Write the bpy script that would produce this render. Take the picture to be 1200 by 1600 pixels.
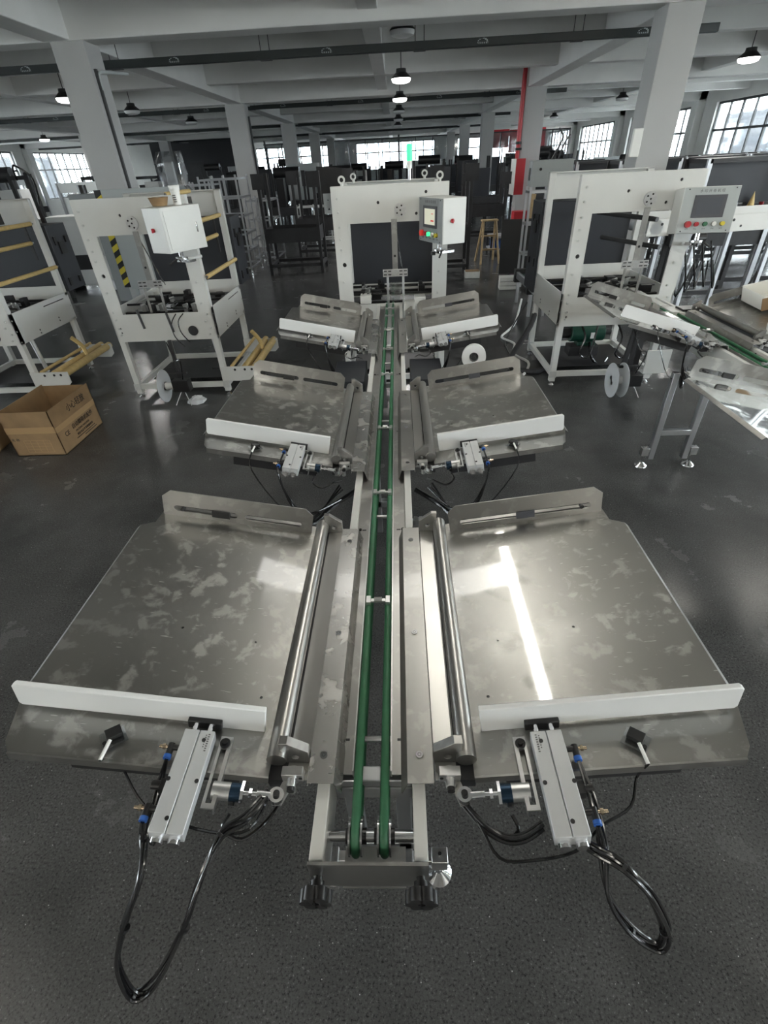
import bpy, bmesh, math, random
from mathutils import Vector, Matrix, geometry
random.seed(7)
for o in list(bpy.data.objects): bpy.data.objects.remove(o)
scene = bpy.context.scene
COL = scene.collection
PI = math.pi
R = math.radians

# ------------------------------------------------------------------ camera
cam_d = bpy.data.cameras.new('camera'); cam = bpy.data.objects.new('camera', cam_d); COL.objects.link(cam)
cam.matrix_world = Matrix(((0.99891537, 0.02309992, 0.04042876, 0.0),
                           (0.01921498, 0.58638139, -0.80980717, 0.0),
                           (-0.04241315, 0.80970566, 0.58530152, 1.9),
                           (0, 0, 0, 1)))
cam_d.sensor_fit = 'VERTICAL'; cam_d.sensor_height = 24.0; cam_d.lens = 759.0/1600*24
cam_d.clip_start = 0.02; cam_d.clip_end = 300
scene.camera = cam
# ------------------------------------------------------------------ view
vs = scene.view_settings
scene.display_settings.display_device = 'sRGB'
vs.view_transform = 'Standard'; vs.look = 'None'; vs.gamma = 1.0; vs.use_curve_mapping = False
vs.exposure = 0.15
# ------------------------------------------------------------------ world: bright overcast sky
w = bpy.data.worlds.new('overcast_sky'); scene.world = w; w.use_nodes = True
nt = w.node_tree; nt.nodes.clear()
wo = nt.nodes.new('ShaderNodeOutputWorld'); bg = nt.nodes.new('ShaderNodeBackground')
bg.inputs['Color'].default_value = (0.96, 0.98, 1.0, 1); bg.inputs['Strength'].default_value = 26.0
nt.links.new(bg.outputs[0], wo.inputs[0])
def area_light(name, loc, sx, sy, power, rot=(0,0,0), color=(1,1,1), portal=False, parent=None):
    l = bpy.data.lights.new(name, 'AREA'); l.shape = 'RECTANGLE'; l.size = sx; l.size_y = sy; l.energy = power; l.color = color
    if portal: l.cycles.is_portal = True
    o = bpy.data.objects.new(name, l); COL.objects.link(o); o.location = loc; o.rotation_euler = rot
    if parent: o.parent = parent
    return o
for i, yy in enumerate((12, 20, 28, 36, 50)):
    area_light('window_portal', (11.75, yy, 2.0), 2.6, 7.6 if i < 4 else 20, 1, (0, R(90), 0), portal=True)
for yy in (4, -4):
    area_light('window_portal', (11.75, yy, 2.0), 2.6, 7.6, 1, (0, R(90), 0), portal=True)
area_light('window_portal', (-20.05, 30, 2.0), 2.6, 28, 1, (0, R(-90), 0), portal=True)
area_light('window_portal', (-4, 63.9, 2.0), 30, 2.6, 1, (R(-90), 0, 0), portal=True)

# ------------------------------------------------------------------ materials
def new_mat(name):
    m = bpy.data.materials.new(name); m.use_nodes = True
    nt = m.node_tree; b = nt.nodes['Principled BSDF']
    return m, nt, b
def simple(name, col, rough=0.5, metal=0.0, spec=None, emit=None, estr=0, noise=0.0, nscale=20, bump=0, bscale=60, alpha=None, coat=0):
    m, nt, b = new_mat(name)
    b.inputs['Base Color'].default_value = (*col, 1); b.inputs['Roughness'].default_value = rough; b.inputs['Metallic'].default_value = metal
    if spec is not None: b.inputs['Specular IOR Level'].default_value = spec
    if coat: b.inputs['Coat Weight'].default_value = coat; b.inputs['Coat Roughness'].default_value = .15
    if emit: b.inputs['Emission Color'].default_value = (*emit, 1); b.inputs['Emission Strength'].default_value = estr
    tc = nt.nodes.new('ShaderNodeTexCoord')
    n = nt.nodes.new('ShaderNodeTexNoise'); n.inputs['Scale'].default_value = nscale; n.inputs['Detail'].default_value = 5
    nt.links.new(tc.outputs['Object'], n.inputs['Vector'])
    if noise:
        cr = nt.nodes.new('ShaderNodeValToRGB')
        cr.color_ramp.elements[0].position = .3; cr.color_ramp.elements[1].position = .7
        cr.color_ramp.elements[0].color = (*[max(0, c*(1-noise)) for c in col], 1)
        cr.color_ramp.elements[1].color = (*[min(1, c*(1+noise)) for c in col], 1)
        nt.links.new(n.outputs['Fac'], cr.inputs['Fac']); nt.links.new(cr.outputs['Color'], b.inputs['Base Color'])
    mr = nt.nodes.new('ShaderNodeMapRange'); mr.inputs['To Min'].default_value = max(.02, rough*.8); mr.inputs['To Max'].default_value = min(1, rough*1.2)
    nt.links.new(n.outputs['Fac'], mr.inputs['Value']); nt.links.new(mr.outputs[0], b.inputs['Roughness'])
    if bump:
        n2 = nt.nodes.new('ShaderNodeTexNoise'); n2.inputs['Scale'].default_value = bscale; n2.inputs['Detail'].default_value = 4
        nt.links.new(tc.outputs['Object'], n2.inputs['Vector'])
        bp = nt.nodes.new('ShaderNodeBump'); bp.inputs['Strength'].default_value = bump; bp.inputs['Distance'].default_value = .002
        nt.links.new(n2.outputs['Fac'], bp.inputs['Height']); nt.links.new(bp.outputs[0], b.inputs['Normal'])
    return m
def steel(name, col, rough, smudge=.25, coat=0.0, sc=9, scr=.15):
    """stainless sheet with cloudy hand smudges and small scratches"""
    m, nt, b = new_mat(name); L = nt.links.new
    b.inputs['Metallic'].default_value = .92
    b.inputs['Coat Weight'].default_value = coat; b.inputs['Coat Roughness'].default_value = .05; b.inputs['Coat IOR'].default_value = 2.2
    tc = nt.nodes.new('ShaderNodeTexCoord')
    n1 = nt.nodes.new('ShaderNodeTexNoise'); n1.inputs['Scale'].default_value = sc; n1.inputs['Detail'].default_value = 8; n1.inputs['Distortion'].default_value = .35
    n1.inputs['Roughness'].default_value = .55
    L(tc.outputs['Object'], n1.inputs['Vector'])
    r1 = nt.nodes.new('ShaderNodeValToRGB'); r1.color_ramp.elements[0].position = .54; r1.color_ramp.elements[1].position = .62
    L(n1.outputs['Fac'], r1.inputs['Fac'])
    n2 = nt.nodes.new('ShaderNodeTexNoise'); n2.inputs['Scale'].default_value = 2.2; n2.inputs['Detail'].default_value = 3
    L(tc.outputs['Object'], n2.inputs['Vector'])
    # scratches
    mp = nt.nodes.new('ShaderNodeMapping'); mp.inputs['Scale'].default_value = (9, 60, 9); mp.inputs['Rotation'].default_value = (0, 0, .6)
    L(tc.outputs['Object'], mp.inputs['Vector'])
    n3 = nt.nodes.new('ShaderNodeTexNoise'); n3.inputs['Scale'].default_value = 3; n3.inputs['Detail'].default_value = 2; L(mp.outputs[0], n3.inputs['Vector'])
    r3 = nt.nodes.new('ShaderNodeValToRGB'); r3.color_ramp.elements[0].position = .70; r3.color_ramp.elements[1].position = .74
    L(n3.outputs['Fac'], r3.inputs['Fac'])
    mix = nt.nodes.new('ShaderNodeMix'); mix.data_type = 'RGBA'
    mix.inputs['A'].default_value = (*[c*(1-smudge*.35) for c in col], 1); mix.inputs['B'].default_value = (*[min(1, c*(1+smudge)) for c in col], 1)
    mul = nt.nodes.new('ShaderNodeMath'); mul.operation = 'MULTIPLY'; L(r1.outputs[0], mul.inputs[0]); L(n2.outputs['Fac'], mul.inputs[1])
    add = nt.nodes.new('ShaderNodeMath'); add.operation = 'ADD'; add.use_clamp = True; L(mul.outputs[0], add.inputs[0])
    m4 = nt.nodes.new('ShaderNodeMath'); m4.operation = 'MULTIPLY'; m4.inputs[1].default_value = scr; L(r3.outputs[0], m4.inputs[0]); L(m4.outputs[0], add.inputs[1])
    L(add.outputs[0], mix.inputs['Factor']); L(mix.outputs['Result'], b.inputs['Base Color'])
    mr = nt.nodes.new('ShaderNodeMapRange'); mr.inputs['To Min'].default_value = rough; mr.inputs['To Max'].default_value = min(1, rough+.28)
    L(add.outputs[0], mr.inputs['Value']); L(mr.outputs[0], b.inputs['Roughness'])
    nb = nt.nodes.new('ShaderNodeTexNoise'); nb.inputs['Scale'].default_value = 4; nb.inputs['Detail'].default_value = 2; L(tc.outputs['Object'], nb.inputs['Vector'])
    bp = nt.nodes.new('ShaderNodeBump'); bp.inputs['Strength'].default_value = .03; bp.inputs['Distance'].default_value = .01
    L(nb.outputs['Fac'], bp.inputs['Height']); L(bp.outputs[0], b.inputs['Normal'])
    return m
def floor_mat():
    m, nt, b = new_mat('dark_epoxy_floor'); L = nt.links.new
    tc = nt.nodes.new('ShaderNodeTexCoord')
    n = nt.nodes.new('ShaderNodeTexNoise'); n.inputs['Scale'].default_value = 2.1; n.inputs['Detail'].default_value = 9; n.inputs['Roughness'].default_value = .6
    L(tc.outputs['Object'], n.inputs['Vector'])
    r = nt.nodes.new('ShaderNodeValToRGB'); e = r.color_ramp.elements
    e[0].position = .3; e[0].color = (.048, .049, .049, 1); e[1].position = .75; e[1].color = (.095, .096, .096, 1)
    L(n.outputs['Fac'], r.inputs['Fac'])
    b.inputs['Specular IOR Level'].default_value = .32
    # grit: small light and dark grains
    v = nt.nodes.new('ShaderNodeTexNoise'); v.inputs['Scale'].default_value = 125; v.inputs['Detail'].default_value = 6; v.inputs['Roughness'].default_value = .75; L(tc.outputs['Object'], v.inputs['Vector'])
    rv = nt.nodes.new('ShaderNodeValToRGB'); ev = rv.color_ramp.elements
    ev[0].position = .38; ev[0].color = (.3, .3, .3, 1); ev[1].position = .63; ev[1].color = (2.3, 2.3, 2.3, 1)
    x = ev.new(.48); x.color = (1, 1, 1, 1); x = ev.new(.60); x.color = (1.05, 1.05, 1.05, 1)
    L(v.outputs['Fac'], rv.inputs['Fac'])
    mx = nt.nodes.new('ShaderNodeMix'); mx.data_type = 'RGBA'; mx.blend_type = 'MULTIPLY'; mx.inputs['Factor'].default_value = 1
    L(r.outputs[0], mx.inputs['A']); L(rv.outputs[0], mx.inputs['B'])
    # pale scattered specks
    vo = nt.nodes.new('ShaderNodeTexVoronoi'); vo.inputs['Scale'].default_value = 46; L(tc.outputs['Object'], vo.inputs['Vector'])
    rs = nt.nodes.new('ShaderNodeValToRGB'); es = rs.color_ramp.elements; es[0].position = .05; es[0].color = (1, 1, 1, 1); es[1].position = .09; es[1].color = (0, 0, 0, 1)
    L(vo.outputs['Distance'], rs.inputs['Fac'])
    wn = nt.nodes.new('ShaderNodeMath'); wn.operation = 'GREATER_THAN'; wn.inputs[1].default_value = .72
    sp = nt.nodes.new('ShaderNodeSeparateColor'); L(vo.outputs['Color'], sp.inputs[0]); L(sp.outputs[0], wn.inputs[0])
    mu = nt.nodes.new('ShaderNodeMath'); mu.operation = 'MULTIPLY'; L(rs.outputs[0], mu.inputs[0]); L(wn.outputs[0], mu.inputs[1])
    mx2 = nt.nodes.new('ShaderNodeMix'); mx2.data_type = 'RGBA'; L(mu.outputs[0], mx2.inputs['Factor']); L(mx.outputs['Result'], mx2.inputs['A'])
    mx2.inputs['B'].default_value = (.42, .42, .42, 1)
    L(mx2.outputs['Result'], b.inputs['Base Color'])
    mr = nt.nodes.new('ShaderNodeMapRange'); mr.inputs['To Min'].default_value = .12; mr.inputs['To Max'].default_value = .36
    L(n.outputs['Fac'], mr.inputs['Value']); L(mr.outputs[0], b.inputs['Roughness'])
    bp = nt.nodes.new('ShaderNodeBump'); bp.inputs['Strength'].default_value = .25; bp.inputs['Distance'].default_value = .001
    L(v.outputs['Fac'], bp.inputs['Height']); L(bp.outputs[0], b.inputs['Normal'])
    return m
def glass_mat(name, tint=(.92, .96, .97), refl=.12):
    m = bpy.data.materials.new(name); m.use_nodes = True; nt = m.node_tree; nt.nodes.clear(); L = nt.links.new
    o = nt.nodes.new('ShaderNodeOutputMaterial'); mx = nt.nodes.new('ShaderNodeMixShader'); t = nt.nodes.new('ShaderNodeBsdfTransparent'); g = nt.nodes.new('ShaderNodeBsdfGlossy')
    t.inputs[0].default_value = (*tint, 1); g.inputs['Roughness'].default_value = .05; g.inputs['Color'].default_value = (1, 1, 1, 1)
    fr = nt.nodes.new('ShaderNodeFresnel'); fr.inputs[0].default_value = 1.45
    ad = nt.nodes.new('ShaderNodeMath'); ad.operation = 'MULTIPLY_ADD'; ad.inputs[1].default_value = .8; ad.inputs[2].default_value = refl*.2; L(fr.outputs[0], ad.inputs[0])
    L(ad.outputs[0], mx.inputs[0]); L(t.outputs[0], mx.inputs[1]); L(g.outputs[0], mx.inputs[2]); L(mx.outputs[0], o.inputs[0])
    return m
def cardboard_mat():
    return simple('brown_cardboard', (.27, .175, .09), .85, noise=.15, nscale=8, bump=.3, bscale=30)
M = {}
M['steel'] = steel('smudged_stainless_sheet', (.36, .355, .34), .34, .62, .7, sc=19, scr=.9)
M['soft_steel'] = simple('soft_grey_stainless', (.42, .415, .40), .33, 1.0)
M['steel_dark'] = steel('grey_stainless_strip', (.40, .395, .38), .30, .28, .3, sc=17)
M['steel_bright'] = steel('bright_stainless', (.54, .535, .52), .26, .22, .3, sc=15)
M['mirror_steel'] = steel('mirror_stainless_sheet', (.62, .61, .58), .05, .10)
M['chrome'] = simple('polished_chrome', (.78, .78, .80), .09, 1.0)
M['machined'] = simple('machined_aluminium', (.62, .62, .62), .32, 1.0, noise=.08, nscale=60)
M['alu'] = simple('anodised_aluminium_profile', (.60, .61, .63), .33, 1.0)
M['cyl'] = simple('bead_blasted_aluminium', (.56, .575, .585), .5, .55)
M['white'] = simple('white_powder_coat', (.61, .615, .595), .42, noise=.04, nscale=3)
M['white_dull'] = simple('dull_white_powder_coat', (.50, .51, .50), .5, noise=.05, nscale=3)
M['hdpe'] = simple('white_plastic_bar', (.74, .75, .75), .38)
M['black'] = simple('black_plastic', (.012, .012, .013), .35)
M['rubber'] = simple('black_hose', (.010, .010, .011), .18, coat=.4)
M['iron'] = simple('black_steel_frame', (.022, .022, .024), .5, noise=.3, nscale=6)
M['slate'] = simple('charcoal_sheet_panel', (.024, .027, .034), .45, noise=.08, nscale=3)
M['grey'] = simple('grey_panel_paint', (.25, .265, .27), .5)
M['ltgrey'] = simple('light_grey_enamel', (.40, .43, .43), .45)
M['green'] = simple('green_belt', (.028, .125, .06), .45, noise=.1, nscale=30)
M['dkgreen'] = simple('dark_green_motor_enamel', (.01, .06, .04), .35)
M['kraft'] = simple('yellow_wrapping_paper', (.56, .41, .17), .6, noise=.12, nscale=25, bump=.5, bscale=70)
M['card'] = cardboard_mat()
M['red'] = simple('red_paint', (.42, .02, .03), .35)
M['redlit'] = simple('red_lit_button', (.6, .03, .02), .3, emit=(.8, .05, .03), estr=.25)
M['greenlit'] = simple('green_lit_lens', (.02, .5, .15), .3, emit=(.05, .9, .3), estr=1.3)
M['ivory'] = simple('ivory_lens', (.8, .8, .76), .3)
M['yellow'] = simple('yellow_plastic', (.62, .50, .04), .35)
M['blue'] = simple('blue_plastic_ring', (.03, .12, .45), .3)
M['navy'] = simple('dark_blue_anodised', (.02, .045, .08), .25, .7)
M['brass'] = simple('nickel_brass', (.55, .45, .33), .25, 1.0)
M['wood'] = simple('pale_wood', (.45, .33, .18), .6, noise=.2, nscale=12)
M['screen'] = simple('dark_touch_screen', (.10, .105, .12), .12)
M['bezel'] = simple('dark_grey_bezel', (.065, .068, .08), .4)
M['lcd'] = simple('lit_beige_display', (.5, .5, .4), .3, emit=(.75, .74, .58), estr=.45)
M['wall'] = simple('white_wall_paint', (.70, .70, .68), .8, noise=.04, nscale=2)
M['ceil'] = simple('white_ceiling_paint', (.72, .72, .705), .85, noise=.06, nscale=1.2)
M['colm'] = simple('column_paint', (.44, .44, .435), .75, noise=.03, nscale=2)
M['floor'] = floor_mat()
M['duct'] = simple('dark_busbar_casing', (.016, .022, .022), .45)
M['mullion'] = simple('dark_window_frame', (.04, .042, .045), .5)
M['glass'] = glass_mat('window_glass')
M['smokeglass'] = glass_mat('partition_glass', (.55, .57, .58), .3)
M['film'] = glass_mat('clear_plastic_film', (.80, .82, .84), .8)
M['lampw'] = simple('lamp_diffuser', (.9, .9, .9), .4, emit=(1, .98, .95), estr=5)
M['lampoff'] = simple('unlit_lamp_diffuser', (.75, .75, .75), .4)
M['tube2'] = simple('dim_led_tube', (1, 1, 1), .4, emit=(1, .98, .94), estr=3)
M['tube'] = simple('led_tube', (1, 1, 1), .4, emit=(1, .96, .86), estr=32)
M['paper'] = simple('white_paper', (.75, .75, .73), .7)
M['darkwall'] = simple('dark_grey_wall', (.05, .05, .055), .8)
M['facade'] = simple('pale_blue_facade', (.05, .056, .068), .7)
M['facwin'] = simple('facade_window', (.022, .027, .036), .3)
M['asphalt'] = simple('outside_paving', (.35, .35, .34), .9)
M['ink'] = simple('black_ink', (.015, .013, .012), .7)
M['inkgrey'] = simple('grey_ink', (.12, .12, .12), .7)
M['tape'] = simple('clear_packing_tape', (.42, .28, .15), .25)
M['orange'] = simple('orange_paint', (.65, .16, .02), .4)
M['foam'] = simple('white_foam_carton', (.68, .68, .65), .7, noise=.06, nscale=20)
M['spool'] = simple('frosted_plastic_disc', (.62, .64, .66), .25)
M['wrapdark'] = simple('dark_cloth', (.03, .03, .033), .8)

# ------------------------------------------------------------------ mesh helpers
SPLIT = set('bearing cross_head support_bar cable_tie rod cap_screw cap_bolt blind_hole slot_screw screw collet throttle_screw air_fitting valve_block switch hinge corner_screw clamp_screw mounting_screw bolt_hole knob base_rail shelf side_profile mast brace rear_cap pivot_bolt slot handle foot_bar stand guide_wire loop_cable'.split())
class MB:
    """collects shapes into one mesh; every vertex is multiplied by self.m"""
    def __init__(s, m=None): s.v = []; s.f = []; s.m = m or Matrix.Identity(4)
    def add(s, vs, fs):
        k = len(s.v); s.v += [tuple(s.m @ Vector(v)) for v in vs]; s.f += [[i+k for i in f] for f in fs]; return s
    def box(s, x0, x1, y0, y1, z0, z1):
        if x0 > x1: x0, x1 = x1, x0
        if y0 > y1: y0, y1 = y1, y0
        if z0 > z1: z0, z1 = z1, z0
        v = [(x0,y0,z0),(x1,y0,z0),(x1,y1,z0),(x0,y1,z0),(x0,y0,z1),(x1,y0,z1),(x1,y1,z1),(x0,y1,z1)]
        return s.add(v, [(0,3,2,1),(4,5,6,7),(0,1,5,4),(1,2,6,5),(2,3,7,6),(3,0,4,7)])
    def prism(s, poly, a, b, axis='y', holes=()):
        """poly in the plane normal to axis ('y': (x,z); 'z': (x,y); 'x': (y,z)), extruded from a to b, with holes"""
        def P(p, d): return (p[0], d, p[1]) if axis == 'y' else ((p[0], p[1], d) if axis == 'z' else (d, p[0], p[1]))
        loops = [list(poly)] + [list(h) for h in holes]
        flat = [p for l in loops for p in l]; n = len(flat)
        tri = geometry.tessellate_polygon([[Vector((p[0], p[1], 0)) for p in l] for l in loops])
        v = [P(p, a) for p in flat] + [P(p, b) for p in flat]
        f = [tuple(t) for t in tri] + [tuple(i+n for i in reversed(t)) for t in tri]
        k = 0
        for l in loops:
            m = len(l)
            for i in range(m):
                j = (i+1) % m; f.append((k+i, k+j, k+j+n, k+i+n))
            k += m
        return s.add(v, f)
    def cyl(s, p0, p1, r, n=16, r2=None, cap=True):
        p0 = Vector(p0); p1 = Vector(p1); d = (p1-p0); r2 = r if r2 is None else r2
        if d.length < 1e-9: return s
        d.normalize(); a = d.orthogonal().normalized(); b = d.cross(a)
        v = []
        for p, rr in ((p0, r), (p1, r2)):
            for i in range(n):
                t = 2*PI*i/n; v.append(tuple(p + a*rr*math.cos(t) + b*rr*math.sin(t)))
        f = [(i, (i+1) % n, n+(i+1) % n, n+i) for i in range(n)]
        if cap: f += [tuple(range(n-1, -1, -1)), tuple(range(n, 2*n))]
        return s.add(v, f)
    def ring(s, c, axis, r0, r1, h, n=28):
        c = Vector(c); d = Vector(axis).normalized(); a = d.orthogonal().normalized(); b = d.cross(a)
        v = []
        for (rr, hh) in ((r0, -h/2), (r1, -h/2), (r1, h/2), (r0, h/2)):
            for i in range(n):
                t = 2*PI*i/n; v.append(tuple(c + d*hh + a*rr*math.cos(t) + b*rr*math.sin(t)))
        f = []
        for q in range(4):
            q2 = (q+1) % 4
            for i in range(n): f.append((q*n+i, q*n+(i+1) % n, q2*n+(i+1) % n, q2*n+i))
        return s.add(v, f)
    def lathe(s, c, prof, n=20):
        """profile (r,z) about vertical axis at c"""
        v = []; f = []
        for (r, z) in prof:
            for i in range(n):
                t = 2*PI*i/n; v.append((c[0]+r*math.cos(t), c[1]+r*math.sin(t), c[2]+z))
        for q in range(len(prof)-1):
            for i in range(n): f.append((q*n+i, q*n+(i+1) % n, (q+1)*n+(i+1) % n, (q+1)*n+i))
        return s.add(v, f)
    def tube(s, pts, r, n=8, smooth=4):
        P = [Vector(p) for p in pts]
        if smooth and len(P) > 2:
            Q = []
            for i in range(len(P)-1):
                a = P[max(0, i-1)]; b = P[i]; c = P[i+1]; d = P[min(len(P)-1, i+2)]
                for k in range(smooth):
                    t = k/smooth
                    Q.append(.5*((2*b)+(c-a)*t+(2*a-5*b+4*c-d)*t*t+(3*b-a-3*c+d)*t**3))
            Q.append(P[-1]); P = Q
        v = []; f = []; ref = None
        for i, p in enumerate(P):
            d = (P[min(i+1, len(P)-1)]-P[max(i-1, 0)])
            if d.length < 1e-9: d = Vector((0, 0, 1))
            d.normalize()
            a = d.orthogonal().normalized() if ref is None else (ref-d*ref.dot(d)).normalized()
            ref = a; b = d.cross(a)
            for k in range(n):
                t = 2*PI*k/n; v.append(tuple(p+a*r*math.cos(t)+b*r*math.sin(t)))
        for i in range(len(P)-1):
            for k in range(n): f.append((i*n+k, i*n+(k+1) % n, (i+1)*n+(k+1) % n, (i+1)*n+k))
        f += [tuple(range(n-1, -1, -1)), tuple(range((len(P)-1)*n, len(P)*n))]
        return s.add(v, f)
    def sheet(s, prof, y0, y1, th):
        """bent sheet: profile of (x,z) points, thickness th, extruded along y"""
        n = len(prof); up = []
        for i, p in enumerate(prof):
            a = prof[max(0, i-1)]; b = prof[min(n-1, i+1)]
            d = Vector((b[0]-a[0], b[1]-a[1])).normalized(); up.append((p[0]-d.y*th, p[1]+d.x*th))
        poly = list(prof)+up[::-1]
        v = [(p[0], y0, p[1]) for p in poly]+[(p[0], y1, p[1]) for p in poly]; m = len(poly); f = []
        for i in range(n-1):
            f.append((i, i+1, m-2-i, m-1-i)); f.append((m+i+1, m+i, 2*m-1-i, 2*m-2-i))
        for i in range(m):
            j = (i+1) % m; f.append((j, i, m+i, m+j))
        return s.add(v, f)
    def bolt(s, c, axis, r=.006, h=.006):
        c = Vector(c); a = Vector(axis).normalized(); s.cyl(c, c+a*h, r, 8); return s.cyl(c+a*h*.9, c+a*h*1.2, r*.45, 6)
    def clusters(s):
        """groups of touching pieces"""
        n = len(s.v); pa = list(range(n))
        def fd(i):
            while pa[i] != i: pa[i] = pa[pa[i]]; i = pa[i]
            return i
        for f in s.f:
            a = fd(f[0])
            for i in f[1:]: pa[fd(i)] = a
        g = {}
        for i in range(n): g.setdefault(fd(i), []).append(i)
        gl = list(g.values())
        bb = [([min(s.v[i][k] for i in q) for k in range(3)], [max(s.v[i][k] for i in q) for k in range(3)]) for q in gl]
        m = len(gl); pb = list(range(m))
        def fb(i):
            while pb[i] != i: i = pb[i]
            return i
        for i in range(m):
            for j in range(i+1, m):
                if all(bb[i][0][k] <= bb[j][1][k]+.0015 and bb[j][0][k] <= bb[i][1][k]+.0015 for k in range(3)): pb[fb(j)] = fb(i)
        out = {}
        for i in range(m): out.setdefault(fb(i), []).extend(gl[i])
        return list(out.values())
    def build(s, name, mat, parent=None, bev=0, smooth=True):
        if parent is not None and name in SPLIT:
            cl = s.clusters()
            if 1 < len(cl) <= 60:
                last = None
                for q in cl:
                    idx = {v: k for k, v in enumerate(q)}
                    b = MB(); b.v = [s.v[i] for i in q]; b.f = [[idx[i] for i in f] for f in s.f if f[0] in idx]
                    last = b._build(name, mat, parent, bev, smooth)
                return last
        return s._build(name, mat, parent, bev, smooth)
    def _build(s, name, mat, parent=None, bev=0, smooth=True):
        me = bpy.data.meshes.new(name); me.from_pydata(s.v, [], s.f)
        bm = bmesh.new(); bm.from_mesh(me); bmesh.ops.recalc_face_normals(bm, faces=bm.faces); bm.to_mesh(me); bm.free()
        me.materials.append(M[mat] if isinstance(mat, str) else mat)
        if smooth:
            for p in me.polygons: p.use_smooth = True
            me.set_sharp_from_angle(angle=R(32))
        o = bpy.data.objects.new(name, me); COL.objects.link(o)
        if parent: o.parent = parent
        if bev:
            b = o.modifiers.new('bevel', 'BEVEL'); b.width = bev; b.segments = 2; b.limit_method = 'ANGLE'; b.angle_limit = R(50)
        return o
def rect(x0, x1, z0, z1): return [(x0, z0), (x1, z0), (x1, z1), (x0, z1)]
def slot(x0, x1, zc, r, n=6):
    p = []
    for i in range(n+1):
        t = -PI/2+PI*i/n; p.append((x1-r+r*math.cos(t), zc+r*math.sin(t)))
    for i in range(n+1):
        t = PI/2+PI*i/n; p.append((x0+r+r*math.cos(t), zc+r*math.sin(t)))
    return p
def circ(x, z, r, n=12): return [(x+r*math.cos(2*PI*i/n), z+r*math.sin(2*PI*i/n)) for i in range(n)]
def tag(o, label=None, cat=None, group=None, kind=None):
    if label: o['label'] = label
    if cat: o['category'] = cat
    if group: o['group'] = group
    if kind: o['kind'] = kind
    return o
def empty(name, loc=(0, 0, 0), rz=0, label=None, cat=None, group=None):
    o = bpy.data.objects.new(name, None); COL.objects.link(o); o.location = loc; o.rotation_euler = (0, 0, rz); o.empty_display_size = .1
    return tag(o, label, cat, group)
def copy_tree(o, parent=None, loc=None, rz=None, label=None, group=None):
    c = o.copy(); COL.objects.link(c); c.parent = parent
    if loc is not None: c.location = loc
    if rz is not None: c.rotation_euler = (0, 0, rz)
    if label: c['label'] = label
    if group: c['group'] = group
    for ch in [x for x in o.children]: copy_tree(ch, c)
    return c
def struct(name, mb, mat, bev=0):
    o = mb.build(name, mat, None, bev); o['kind'] = 'structure'; return o
def text(name, s, size, mat, parent, m4, extrude=.0004, align='CENTER'):
    cu = bpy.data.curves.new(name, 'FONT'); cu.body = s; cu.size = size; cu.extrude = extrude; cu.align_x = align; cu.align_y = 'CENTER'
    t = bpy.data.objects.new(name+'_tmp', cu); COL.objects.link(t)
    bpy.context.view_layer.update()
    me = bpy.data.meshes.new_from_object(t.evaluated_get(bpy.context.evaluated_depsgraph_get()))
    bpy.data.objects.remove(t)
    me.transform(m4); me.materials.clear(); me.materials.append(M[mat])
    o = bpy.data.objects.new(name, me); COL.objects.link(o)
    if parent: o.parent = parent
    return o
def XF(loc=(0, 0, 0), rx=0, ry=0, rz=0):
    return Matrix.Translation(loc) @ Matrix.Rotation(rz, 4, 'Z') @ Matrix.Rotation(ry, 4, 'Y') @ Matrix.Rotation(rx, 4, 'X')

# ================================================================== building shell
GX0, GX1, GY0, GY1 = -20.0, 11.7, -8.0, 48.0
ZM, ZS, ZC = 3.233, 3.335, 3.9         # underside of main beams, of secondary beams, slab
struct('floor', MB().box(GX0-.3, GX1+.3, GY0-.3, GY1+.3, -.2, 0), 'floor')
struct('ceiling', MB().box(GX0-.3, GX1+.3, GY0-.3, GY1+.3, ZC, ZC+.2), 'ceil')
struct('outside_ground', MB().box(-60, GX0-.3, -20, 90, -.3, -.1).box(GX1+.3, 60, -20, 90, -.3, -.1).box(-60, 60, GY1+.3, 100, -.3, -.1), 'asphalt')
n = 0
for k in range(0, 6):
    n += 1; struct('trim_%d' % n, MB().box(GX0, GX1, 8*k, 8*k+.35, ZM, ZC), 'ceil', .01)          # main cross beams
for xr in (-12.2, -4.06, 3.5):
    n += 1; struct('trim_%d' % n, MB().box(xr-.17, xr+.17, GY0, GY1, ZM+.004, ZC), 'ceil', .01)    # main long beams
for k in range(-1, 6):
    for t in (2.67, 5.33):
        n += 1; struct('trim_%d' % n, MB().box(GX0, GX1, 8*k+t, 8*k+t+.24, ZS, ZC), 'ceil', .01)
for xr in (-16.1, -8.1, -.29, 7.6):
    n += 1; struct('trim_%d' % n, MB().box(xr-.12, xr+.12, GY0, GY1, ZS+.004, ZC), 'ceil', .01)
cols = [(-4.14, -3.73, 8), (-4.32, -3.82, 16), (-4.43, -3.92, 24), (-4.50, -3.99, 32), (-4.5, -4.0, 40),
        (3.18, 3.60, 8), (3.28, 3.80, 16), (3.36, 3.84, 24), (3.38, 3.88, 32), (3.4, 3.9, 40)]
for k in range(1, 6): cols.append((-12.5, -12.0, 8*k))
for x0, x1, y in cols:
    n += 1; struct('trim_%d' % n, MB().box(x0, x1, y-.003, y+.40, 0, ZM), 'colm', .008)
n += 1; struct('trim_%d' % n, MB().box(-3.73, -3.70, 8.06, 8.10, 0, 2.98), 'mullion')                # conduit on the near left column
n += 1; struct('trim_%d' % n, MB().box(-3.80, -3.76, 16.13, 16.19, 0, 2.98), 'mullion')
n += 1; struct('trim_%d' % n, MB().box(3.60, 3.625, 8.13, 8.17, 0, 3.2), 'mullion')
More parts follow.
